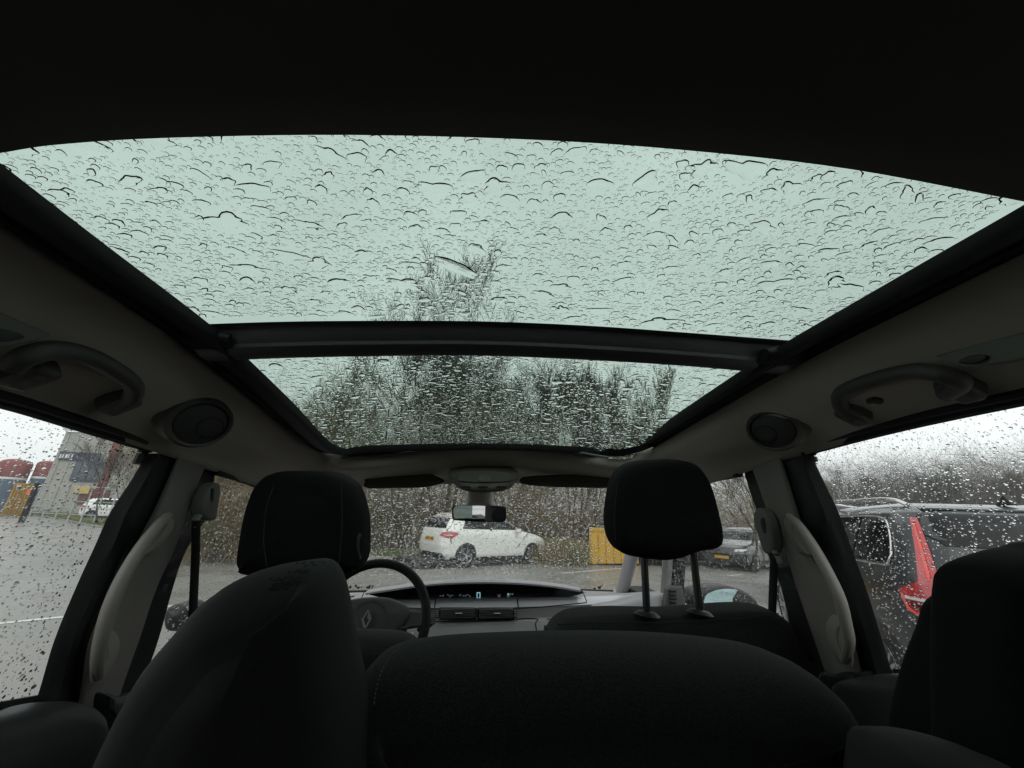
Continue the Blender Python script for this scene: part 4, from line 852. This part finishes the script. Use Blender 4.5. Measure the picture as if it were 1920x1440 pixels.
# small air outlet line on the deck, airbag mark
MB().tube([P(1080, 1111, Y=2.15), P(1098, 1111.5, Y=2.15)], .006, 6, .5).build('deck_slot', BLACKP, db)
MB().tube([P(640, 1121, Y=2.0), P(664, 1118, Y=2.0)], .006, 6, .5).build('deck_slot', BLACKP, db)
for i in range(6): MB().box(P(1026+i*2.2, 1161, Y=1.628), (.003, .001, .006)).build('airbag_lettering', DASHD, db, smooth=False)
MB().tube(cr([P(600, 1110, Y=2.33), P(690, 1108.5, Y=2.38), P(896, 1106, Y=2.42), P(1060, 1106, Y=2.38), P(1150, 1108, Y=2.33)], 5), .006, 6).build('windscreen_seal', RUBBER, car)
# right-hand door top that the dash sweeps into
pillow(px_outline([(1100, 1150), (1160, 1128), (1230, 1112), (1262, 1122), (1300, 1150), (1300, 1260), (1060, 1260)], Y=1.56), (0, 1, 0), .12, .04).build('dash_end', DASH, car)
# ---- steering wheel
swc = P(694, 1166, Y=1.42); Rm = Matrix.Translation(swc) @ Matrix.Rotation(R(-22), 4, 'X') @ Matrix.Scale(.955, 4)
st = empty('steering_wheel', (0, 0, 0)); st.parent = car
def wp(r, a, d=0): return Rm @ Vector((math.cos(a)*r, d, math.sin(a)*r))
ring = [wp(.186, 2*math.pi*k/64) for k in range(64)]
mb = MB(); rows = []
for k in range(64):
    a = 2*math.pi*k/64; rows.append([Rm @ Vector((math.cos(a)*(.182+math.cos(b)*.0155), math.sin(b)*.0155, math.sin(a)*(.182+math.cos(b)*.0155))) for b in [2*math.pi*j/12 for j in range(12)]])
mb.grid(rows, cu=True, cv=True).build('rim', WHEELM, st, angle=0)
hub = [Rm @ Vector(p) for p in ((-.115, 0, .052), (-.06, 0, .068), (0, 0, .072), (.06, 0, .066), (.118, 0, .040), (.128, 0, .008), (.100, 0, -.035), (.06, 0, -.085), (0, 0, -.10), (-.06, 0, -.085), (-.10, 0, -.035), (-.13, 0, .01))]
Ny = Rm.to_3x3() @ Vector((0, 1, 0))
pillow(hub, Ny, .05, .018).build('hub', WHEELH, st)
for a0 in (.02, math.pi-.02, -math.pi/2-.35, -math.pi/2+.35):
    p0, p1 = wp(.10, a0), wp(.178, a0*1.0); d = (p1-p0).normalized(); sd = d.cross(Ny)*.020
    MB().prism([p0-sd*1.4-Ny*.010, p0+sd*1.4-Ny*.010, p1+sd-Ny*.008, p1-sd-Ny*.008], Ny*.018).build('spoke', WHEELH, st, bevel=.005)
circ = [wp(.056, 2*math.pi*k/40, -.032) for k in range(41)]
MB().tube(circ, .0013, 5).build('airbag_seam', BLACKP, st)
# badge: upright diamond ring with a break in its lines
def bd(x, z): return Rm @ Vector((x-.004, -.036, z+.002))
for poly in ([(-.003, .0245), (.0045, .0245), (.0165, 0), (.0095, 0)], [(.0165, 0), (.0045, -.0245), (-.001, -.0245), (.0095, 0)], [(-.003, .0245), (-.0165, 0), (-.0095, 0), (.0005, .017)], [(-.0165, 0), (-.0045, -.0245), (.003, -.0245), (-.0095, 0)], [(-.0005, .012), (.004, .012), (.0085, .0), (.004, 0)]):
    MB().prism([bd(*p) for p in poly], Ny*-.003).build('badge', mat('badge_chrome', (.7, .7, .7), .2, metal=1) if 'badge_chrome' not in bpy.data.materials else bpy.data.materials['badge_chrome'], st, smooth=False)
MB().tube(cr([P(785, 1180, Y=1.52), P(800, 1172, Y=1.50), P(812, 1164, Y=1.47)], 5), [.009]*6+[.012]*5, 10).build('stalk', BLACKP, st)
MB().box(P(757, 1180, Y=1.38), (.02, .008, .014)).build('wheel_button', BLACKP, st, bevel=.003)
MB().box(P(773, 1188, Y=1.38), (.008, .006, .006)).build('wheel_button', mat('button_light', (.55, .55, .5), .4), st, bevel=.002)
# ---- door mirrors
TEAL = MIRROR
mo2 = px_outline([(1286, 1128), (1290, 1110), (1302, 1101), (1330, 1096), (1360, 1097), (1385, 1105), (1404, 1118), (1412, 1132), (1408, 1142), (1380, 1148), (1300, 1148)], Y=1.62)
dm = pillow(mo2, (0, 1, 0), .10, .02).build('door_mirror', BLACKP, car)
cM = sum(mo2, Vector())/len(mo2)
gm = [cM+(p-cM)*.86+Vector((0, -.056, 0)) for p in cr(mo2, 4, True)]
gm = [Vector((p.x, p.y+(p.x-cM.x)*.30+(p.z-cM.z)*.02, p.z)) for p in gm]
MB().add(gm, [tuple(range(len(gm)))]).build('mirror_glass', mat('tinted_mirror', (.55, .75, .78), .02, metal=1), dm, smooth=False)
ml = px_outline([(322, 1160), (326, 1140), (336, 1131), (352, 1128), (366, 1132), (372, 1150), (368, 1175), (330, 1178)], Y=1.50)
pillow(ml, (0, 1, 0), .10, .02).build('door_mirror', BLACKP, car)

# =================================================================== SEATS (each lifts out)
SG_ = 'seats of the people carrier'
def seat(name, label): return empty(name, (0, 0, 0), 0, label, 'car seat', SG_, car=True)
s1 = seat('driver_seat', 'black front seat behind the steering wheel, its headrest raised')
HY = Vector((0, 1, .12)).normalized()
dh = pillow(px_outline([(461, 1061), (457, 1044), (462, 1005), (468, 970), (476, 940), (489, 911), (508, 892), (532, 884), (567, 882.5), (616, 884), (644, 892), (666, 908), (677, 932), (685, 968), (687, 1007), (685, 1046), (673, 1064), (634, 1078), (565, 1080), (471, 1073)], Y=.90), HY, .13, .045).build('headrest', HEADR, s1, angle=0)
MB().tube(cr([P(500, 1062, Y=.832), P(494, 1010, Y=.83), P(500, 950, Y=.83), P(513, 912, Y=.838)], 6), .0012, 5).build('seam', RUBBER, dh)
MB().tube(cr([P(634, 1068, Y=.832), P(640, 1010, Y=.83), P(641, 950, Y=.83), P(640, 905, Y=.838)], 6), .0012, 5).build('seam', RUBBER, dh)
MB().tube(cr([P(676, 1003, Y=.87), P(671, 1010, Y=.865), P(670, 1030, Y=.865), P(674, 1048, Y=.87)], 6), .004, 8).build('side_catch', BLACKP, dh)
pillow(px_outline([(440, 1250), (470, 1205), (530, 1188), (620, 1187), (700, 1189), (755, 1194), (782, 1212), (792, 1250), (800, 1700), (430, 1700)], Y=.94), HY, .12, .05).build('backrest', FABRIC, s1, angle=0)
MB().tube([P(670, 1227, Y=.888), P(730, 1227, Y=.888)], .0012, 5).build('seam', RUBBER, s1)
for x in (535, 612): MB().tube([P(x, 1060, Y=.93), P(x, 1195, Y=.93)], .007, 10).build('headrest_post', BLACKT, s1)
s2 = seat('passenger_seat', 'black front seat with its headrest pulled up on two posts')
ph = pillow(px_outline([(1140, 973), (1144, 932), (1152, 898), (1166, 877), (1187, 866), (1225, 861), (1261, 862), (1292, 869), (1311, 887), (1325, 915), (1336, 957), (1343, 990), (1343, 1012), (1333, 1025), (1296, 1032), (1267, 1043), (1239, 1047), (1203, 1044), (1169, 1037), (1152, 1024), (1143, 1002)], Y=.92), HY, .12, .04).build('headrest', HEADR, s2, angle=0)
MB().tube(cr([P(1153, 1012, Y=.862), P(1152, 960, Y=.858), P(1158, 905, Y=.862)], 6), .0012, 5).build('seam', RUBBER, ph)
pillow(px_outline([(1022, 1230), (1030, 1186), (1048, 1163), (1080, 1150), (1150, 1146), (1250, 1147), (1330, 1141), (1400, 1138), (1440, 1143), (1465, 1160), (1478, 1195), (1484, 1250), (1500, 1700), (1010, 1700)], Y=.96), HY, .13, .045).build('backrest', FABRIC, s2, angle=0)
MB().tube(cr([P(1045, 1170, Y=.895), P(1150, 1168, Y=.893), P(1250, 1167, Y=.893), P(1380, 1160, Y=.893), P(1460, 1150, Y=.90)], 6), .0012, 5).build('seam', RUBBER, s2)
for xa, xb, yb in ((1207, 1213, 1150), (1299, 1312, 1147)):
    MB().tube([P(xa, 1030, Y=.94), P(xb, yb+4, Y=.94)], .0082, 12).build('headrest_post', mat('post_black', (.02, .02, .022), .3), s2)
    MB().tube([P(xb, yb-3, Y=.93), P(xb, yb+3, Y=.93)], [.020, .028], 18, 1.0).build('post_collar', BLACKP, s2)
s3 = seat('middle_row_left_seat', 'near left seat back with crumbs and stains on its top')
lsb = pillow(px_outline([(560, 1056), (592, 1053), (615, 1062), (632, 1090), (645, 1140), (655, 1200), (668, 1260), (684, 1340), (700, 1440), (730, 1750), (120, 1750), (165, 1500), (195, 1430), (240, 1330), (285, 1248), (340, 1180), (395, 1120), (450, 1085), (510, 1065)], Y=.43), Vector((0, 1, .10)).normalized(), .12, .055, dome=.1)
ls_o = lsb.build('backrest', LEATH, s3, angle=0)
# crumbs / stains on its top
rd = random.Random(2); cb = MB()
from mathutils.bvhtree import BVHTree
bv = BVHTree.FromPolygons(lsb.v, lsb.f)
for cx_, cy_, n_, sp in ((540, 1086, 44, 11), (528, 1096, 30, 9), (563, 1071, 14, 7), (580, 1056, 10, 8), (515, 1103, 8, 6)):
    for i in range(n_):
        h_, nn_, _, _ = bv.ray_cast(Vector(CAMC), Vector(_dir(cx_+rd.gauss(0, sp*1.3), cy_+rd.gauss(0, sp*.32))))
        if h_ is None: continue
        t_ = nn_.orthogonal().normalized(); q_ = nn_.cross(t_); r_ = rd.uniform(.0006, .0026)
        cb.prism([h_+(t_*math.cos(6.28*j/6)+q_*math.sin(6.28*j/6))*r_*rd.uniform(.5, 1.2) for j in range(6)], nn_*.0005)
tag(cb.build('dirt_crumbs', mat('black_dirt', (.003, .003, .003), .95), ls_o, smooth=False), kind='stuff')
s4 = seat('middle_row_centre_seat', 'wide near centre seat back with a stitched rounded top')
cs = pillow(px_outline([(664, 1330), (678, 1275), (706, 1232), (750, 1207), (830, 1194), (950, 1187), (1080, 1184), (1200, 1186), (1310, 1194), (1405, 1208), (1475, 1234), (1518, 1272), (1538, 1325), (1536, 1375), (1522, 1408), (1550, 1750), (630, 1750), (658, 1440)], Y=.51), Vector((0, 1, .14)).normalized(), .16, .07, dome=.12, shift=-.12).build('backrest', FABRIC, s4, angle=0)
st_p = resample(cr([P(775, 1203, Y=.475), P(740, 1228, Y=.455), P(718, 1262, Y=.445), P(706, 1300, Y=.438), P(701, 1335, Y=.432)], 8), 44)
for i in range(0, 42, 2): MB().tube([st_p[i]+Vector((0, -.004, .004)), st_p[i+1]+Vector((0, -.004, .004))], .0007, 4).build('stitch', THREAD, cs)
s5 = seat('middle_row_right_seat', 'near right seat with a tall black headrest at the right edge')
pillow(px_outline([(1734, 1150), (1738, 1090), (1746, 1060), (1770, 1042), (1810, 1028), (1850, 1019), (1872, 1012), (1895, 1010), (1925, 1016), (2050, 1020), (2150, 1060), (2200, 1160), (2210, 1400), (2190, 1540), (1770, 1530), (1738, 1440), (1733, 1300)], Y=.40), Vector((0, 1, .10)).normalized(), .09, .03, dome=.2, shift=-.38).build('headrest', HEADR, s5, angle=0)
pillow(px_outline([(1745, 1110), (1715, 1170), (1690, 1235), (1672, 1300), (1664, 1350), (1660, 1440), (1655, 1750), (2000, 1750), (2000, 1200), (1850, 1100)], Y=.50), (0, 1, 0), .08, .03, shift=-.3).build('side_bolster', HEADR, s5, angle=0)
pillow(px_outline([(1560, 1500), (1570, 1400), (1584, 1350), (1615, 1340), (1660, 1343), (1720, 1357), (1780, 1378), (1835, 1406), (1885, 1445), (1950, 1560), (1950, 1750), (1540, 1750)], Y=.36), Vector((0, 1, .1)).normalized(), .10, .045, shift=-.3).build('backrest', LEATH, s5, angle=0)

# =================================================================== RAIN ON THE GLASS
def drop_field(name, sampler, frame_fn, classes, mat_, label, seed=1, keep=None):
    """sampler(rng)->(u,v) metres; frame_fn(u,v)->(point, U, V, N); classes: (n, rmin, rmax, h/r, power, wobble, stretch)"""
    rng = np.random.default_rng(seed); VV, FF, nv = [], [], 0; cell = .02; gridd = {}
    def ok(u, v, r):
        ci, cj = int(u//cell), int(v//cell); k = int((r+.02)//cell)+1
        for i in range(ci-k, ci+k+1):
            for j in range(cj-k, cj+k+1):
                for (a, b, q) in gridd.get((i, j), ()):
                    if (a-u)**2+(b-v)**2 < ((q+r)*.92)**2: return False
        return True
    for n, r0, r1, hr, pw, wob, stretch in classes:
        for _ in range(n):
            u, v = sampler(rng)
            if keep and not keep(u, v): continue
            r = r0*(r1/r0)**(rng.random()**1.4)
            st_ = 1+stretch*rng.random(); rr_ = r*(st_ if r > .006 else 1)
            if not ok(u, v, rr_*.95): continue
            gridd.setdefault((int(u//cell), int(v//cell)), []).append((u, v, rr_*.9))
            seg = 7 if r < .0018 else 10 if r < .004 else 18 if r < .008 else 36
            th = np.linspace(0, 2*np.pi, seg, endpoint=False)
            rad = np.ones(seg); 
            for kk in range(2, 4 if r < .004 else 8): rad += wob*rng.normal()*(1.5/kk)*np.cos(kk*th+rng.random()*6.28)
            rad = np.clip(rad, .35, 1.7); ori = rng.normal()*.35
            ex_ = rad*np.cos(th)*r*st_; ey_ = rad*np.sin(th)*r/ math.sqrt(st_)
            eu, ev = ex_*math.cos(ori)-ey_*math.sin(ori), ex_*math.sin(ori)+ey_*math.cos(ori)
            S_ = (0., .55, .82, 1.) if r < .0018 else (0., .45, .7, .88, 1.) if r < .008 else (0., .4, .65, .8, .9, .96, 1.)
            H = min(r*hr, .0042 if hr < .4 else .004); p, U_, V_, N_ = frame_fn(u, v)
            pts = [p+N_*H]
            for s_ in S_[1:]: pts += [p+U_*(a*s_)+V_*(b*s_)+N_*(H*(1-s_**pw)) for a, b in zip(eu, ev)]
            nr = len(S_)-1; pts += [p+U_*a+V_*b-N_*.00005 for a, b in zip(eu, ev)]
            pts = np.array(pts); k = np.arange(seg); k1 = (k+1) % seg
            F = [np.stack([np.zeros(seg, int), 1+k, 1+k1], 1)]
            for q in range(nr-1):
                a = 1+q*seg; F += [np.stack([a+k, a+seg+k, a+seg+k1], 1), np.stack([a+k, a+seg+k1, a+k1], 1)]
            a = 1+(nr-1)*seg; b = a+seg
            F += [np.stack([a+k, b+k, b+k1], 1), np.stack([a+k, b+k1, a+k1], 1)]
            F += [np.stack([np.full(seg-2, b), b+k[2:], b+k[1:-1]], 1)]
            VV.append(pts); FF.append(np.concatenate(F)+nv); nv += len(pts)
    me = fast_mesh(name, np.concatenate(VV), np.concatenate(FF)); me.materials.append(mat_)
    # keep the rim and the flat underside crisp
    me.set_sharp_from_angle(angle=R(75))
    print(name, len(VV), 'drops', len(me.polygons), 'tris')
    return tag(link(name, me, mat_, car=True), label, 'raindrops', kind='stuff')
def npv(v): return np.array([v[0], v[1], v[2]])
def roof_frame(u, v):
    z = roof_z(u, v); du = np.array([1, 0, (roof_z(u+.01, v)-z)/.01]); dv = np.array([0, 1, (roof_z(u, v+.01)-z)/.01])
    du /= np.linalg.norm(du); dv /= np.linalg.norm(dv); n = np.cross(du, dv); return np.array([u, v, z])+n*.0012, du, dv, n
KR = 1.0
drop_field('rear_roof_raindrops', lambda g_: (g_.uniform(-.53, .53), g_.uniform(.20, .604)), roof_frame,
           [(16, .011, .019, .15, 4.2, .26, .9), (170, .006, .011, .25, 3.4, .2, .9), (1500, .0030, .006, .42, 2.6, .15, .7), (9500, .0013, .0030, .46, 2.3, .08, .4), (12000, .0006, .0013, .42, 2.2, .03, .1)], WATER,
           'rain beads and flat puddles on the rear glass roof pane', 3)
drop_field('front_roof_raindrops', lambda g_: (g_.uniform(-.50, .50), g_.uniform(.66, 1.28)), roof_frame,
           [(30, .008, .013, .2, 3.6, .15, .7), (600, .004, .008, .34, 2.8, .12, .6), (6500, .0018, .004, .40, 2.4, .07, .3), (6000, .001, .002, .4, 2.3, .03, .1)], WATER,
           'dense rain beads on the front glass roof pane', 4)
FRY = {}
for T_, s in ((LT, -1), (RT, 1)): FRY[s] = sorted((p.z, p.y) for p in [P(r[1], r[0], X=s*.70) for r in T_])
FRB = {}
for T_, s in ((LT, -1), (RT, 1)): FRB[s] = sorted((p.z, p.y) for p in [P(r[5], r[0], X=s*.69) for r in T_])
def frame_y(s, z): return interp(FRY[s], max(z, FRY[s][0][0]))
def side_fr(s, X=.70):
    return lambda u, v: (np.array([s*(X+.0012), u, v]), np.array([0, 1., 0]), np.array([0, 0, 1.]), np.array([float(s), 0, 0]))
for s, lab, nm in ((-1, 'fine raindrops on the left rear door window', 'left_window_raindrops'), (1, 'fine raindrops on the right rear door window', 'right_window_raindrops')):
    drop_field(nm, lambda g_: (g_.uniform(.30, .96), g_.uniform(1.19, 1.71)), side_fr(s),
               [(160, .0022, .0032, .42, 2.3, .08, .35), (5200, .0011, .0021, .48, 2.2, .05, .2), (4500, .0006, .0011, .48, 2.2, .02, .1)], WATERG, lab, 6+s, keep=lambda u, v, s=s: u < frame_y(s, v)-.008)
def quad_frame(a, b, c, d, s=1):
    """a,b bottom, d,c top; u,v in 0..1"""
    def f(u, v):
        p = a.lerp(b, u).lerp(d.lerp(c, u), v); U_ = (b-a).normalized(); V_ = (d-a).normalized(); N_ = U_.cross(V_).normalized()*s; V_ = N_.cross(U_)
        return npv(p)+npv(N_)*.0012, npv(U_), npv(V_), npv(N_)
    return f
for s, nm, lab in ((-1, 'left_front_raindrops', 'fine raindrops on the left front door window'), (1, 'right_front_raindrops', 'fine raindrops on the right front door window')):
    a, b, c, d = [Vector(p) for p in ((s*.695, .86, 1.08), (s*.72, 1.64, 1.05), (s*.66, 1.50, 1.60), (s*.675, .86, 1.70))]
    f0 = quad_frame(a, b, c, d, -s)
    drop_field(nm, lambda g_: (g_.uniform(.0, .8), g_.uniform(.0, .65)), lambda u, v: f0(u/.78, v/.60),
               [(120, .0024, .0036, .42, 2.4, .08, .3), (4600, .0012, .0023, .45, 2.2, .05, .2), (3000, .0007, .0012, .45, 2.2, .02, .1)], WATERG, lab, 9+s, keep=lambda u, v, s=s: u < .78 and v < .6 and u+.86 > interp(FRB[s], 1.08+v)+.012)
SW_, SHT = (WBR-WBL).length, (WTL-WBL).length
def ws_frame(u, v):
    uu, vv = u/SW_, v/SHT; p = on_screen(uu, vv); pu = (on_screen(uu+.005, vv)-p).normalized(); pv = (on_screen(uu, vv+.005)-p).normalized(); n = pu.cross(pv).normalized(); pv = n.cross(pu)
    return npv(p)+npv(n)*.0015, npv(pu), npv(pv), npv(n)
ws = drop_field('windscreen_raindrops', lambda g_: (g_.uniform(.06, SW_-.04), g_.uniform(.02, SHT-.02)), ws_frame,
           [(420, .004, .0065, .55, 2.1, .12, .5), (4600, .0020, .0038, .62, 2.0, .08, .4), (6000, .0011, .0020, .65, 2.0, .04, .2)], WATERG, 'small raindrops all over the windscreen', 12)
# running trails on the windscreen
tm = MB()
rd = random.Random(4)
for px, v0, v1 in ((745, .30, .62), (762, .10, .75), (768, .35, .55), (835, .5, .86), (848, .05, .38), (952, .06, .26), (1028, .04, .2), (1050, .05, .22), (1065, .06, .2), (1092, .1, .3), (1080, .55, .75), (965, .45, .8)):
    u0 = (px-690)/(1147-690)*.78+.16; pts = []; x = u0; n = 14
    for i in range(n+1):
        v = v0+(v1-v0)*i/n; x += rd.gauss(0, .0045); pu = on_screen(x, v); pts.append(pu+Vector((0, .003, .004)))
    w0 = .0026+.0014*rd.random(); side = (on_screen(.6, .4)-on_screen(.4, .4)).normalized(); nn = side.cross((on_screen(.5, .6)-on_screen(.5, .4)).normalized()).normalized()
    tm.grid([[q+side*(w0*c*(.7+.5*math.sin(i*1.7)))+nn*(w0*.42*(1-c*c)*(.7+.5*math.sin(i*1.7))) for c in (-1, -.75, -.4, 0, .4, .75, 1)]+[q+side*w0*.9*(.7+.5*math.sin(i*1.7))-nn*.0001, q-side*w0*.9*(.7+.5*math.sin(i*1.7))-nn*.0001] for i, q in enumerate(pts)], cv=True)
tag(tm.build('rain_trails', WATERG, car=True, angle=0), 'wavering water trails running down the windscreen', 'rain trails', kind='stuff')
# wet leaf scraps at the foot of the windscreen
lf = MB(); rd = random.Random(8); LEAFM = mat('rotten_leaf', (.02, .017, .014), .8)
for px0, px1, n in ((644, 700, 16), (1106, 1128, 9)):
    for i in range(n):
        p = P(rd.uniform(px0, px1), rd.uniform(1098, 1104), Y=2.30); c = p; k = 6; r = rd.uniform(.003, .010)
        lf.prism([c+Vector((math.cos(6.28*j/k)*r*rd.uniform(.6, 1.2), 0, math.sin(6.28*j/k)*r*rd.uniform(.4, .9))) for j in range(k)], (0, .001, 0))
tag(lf.build('leaf_scraps', LEAFM, smooth=False, car=True), 'rotten leaf scraps lying at the bottom of the windscreen', 'leaves', kind='stuff')
hz = MB().box((0, 60, 10), (460, 460, 24)).build('haze', None, smooth=False)
hm = bpy.data.materials.new('rain_haze'); hm.use_nodes = True; hn = hm.node_tree; hn.nodes.clear(); ho = hn.nodes.new('ShaderNodeOutputMaterial'); hv = hn.nodes.new('ShaderNodeVolumePrincipled')
hv.inputs['Color'].default_value = (.95, .97, .98, 1); hv.inputs['Density'].default_value = .0016; hn.links.new(hv.outputs[0], ho.inputs['Volume']); hz.data.materials.append(hm)
tag(hz, 'thin rain mist hanging over the whole car park', 'haze', kind='stuff')
# ------------------------------------------------------------------ the car and all in it lean with the ground
for o in CAR_FRAME: o.matrix_world = LEAN @ o.matrix_world
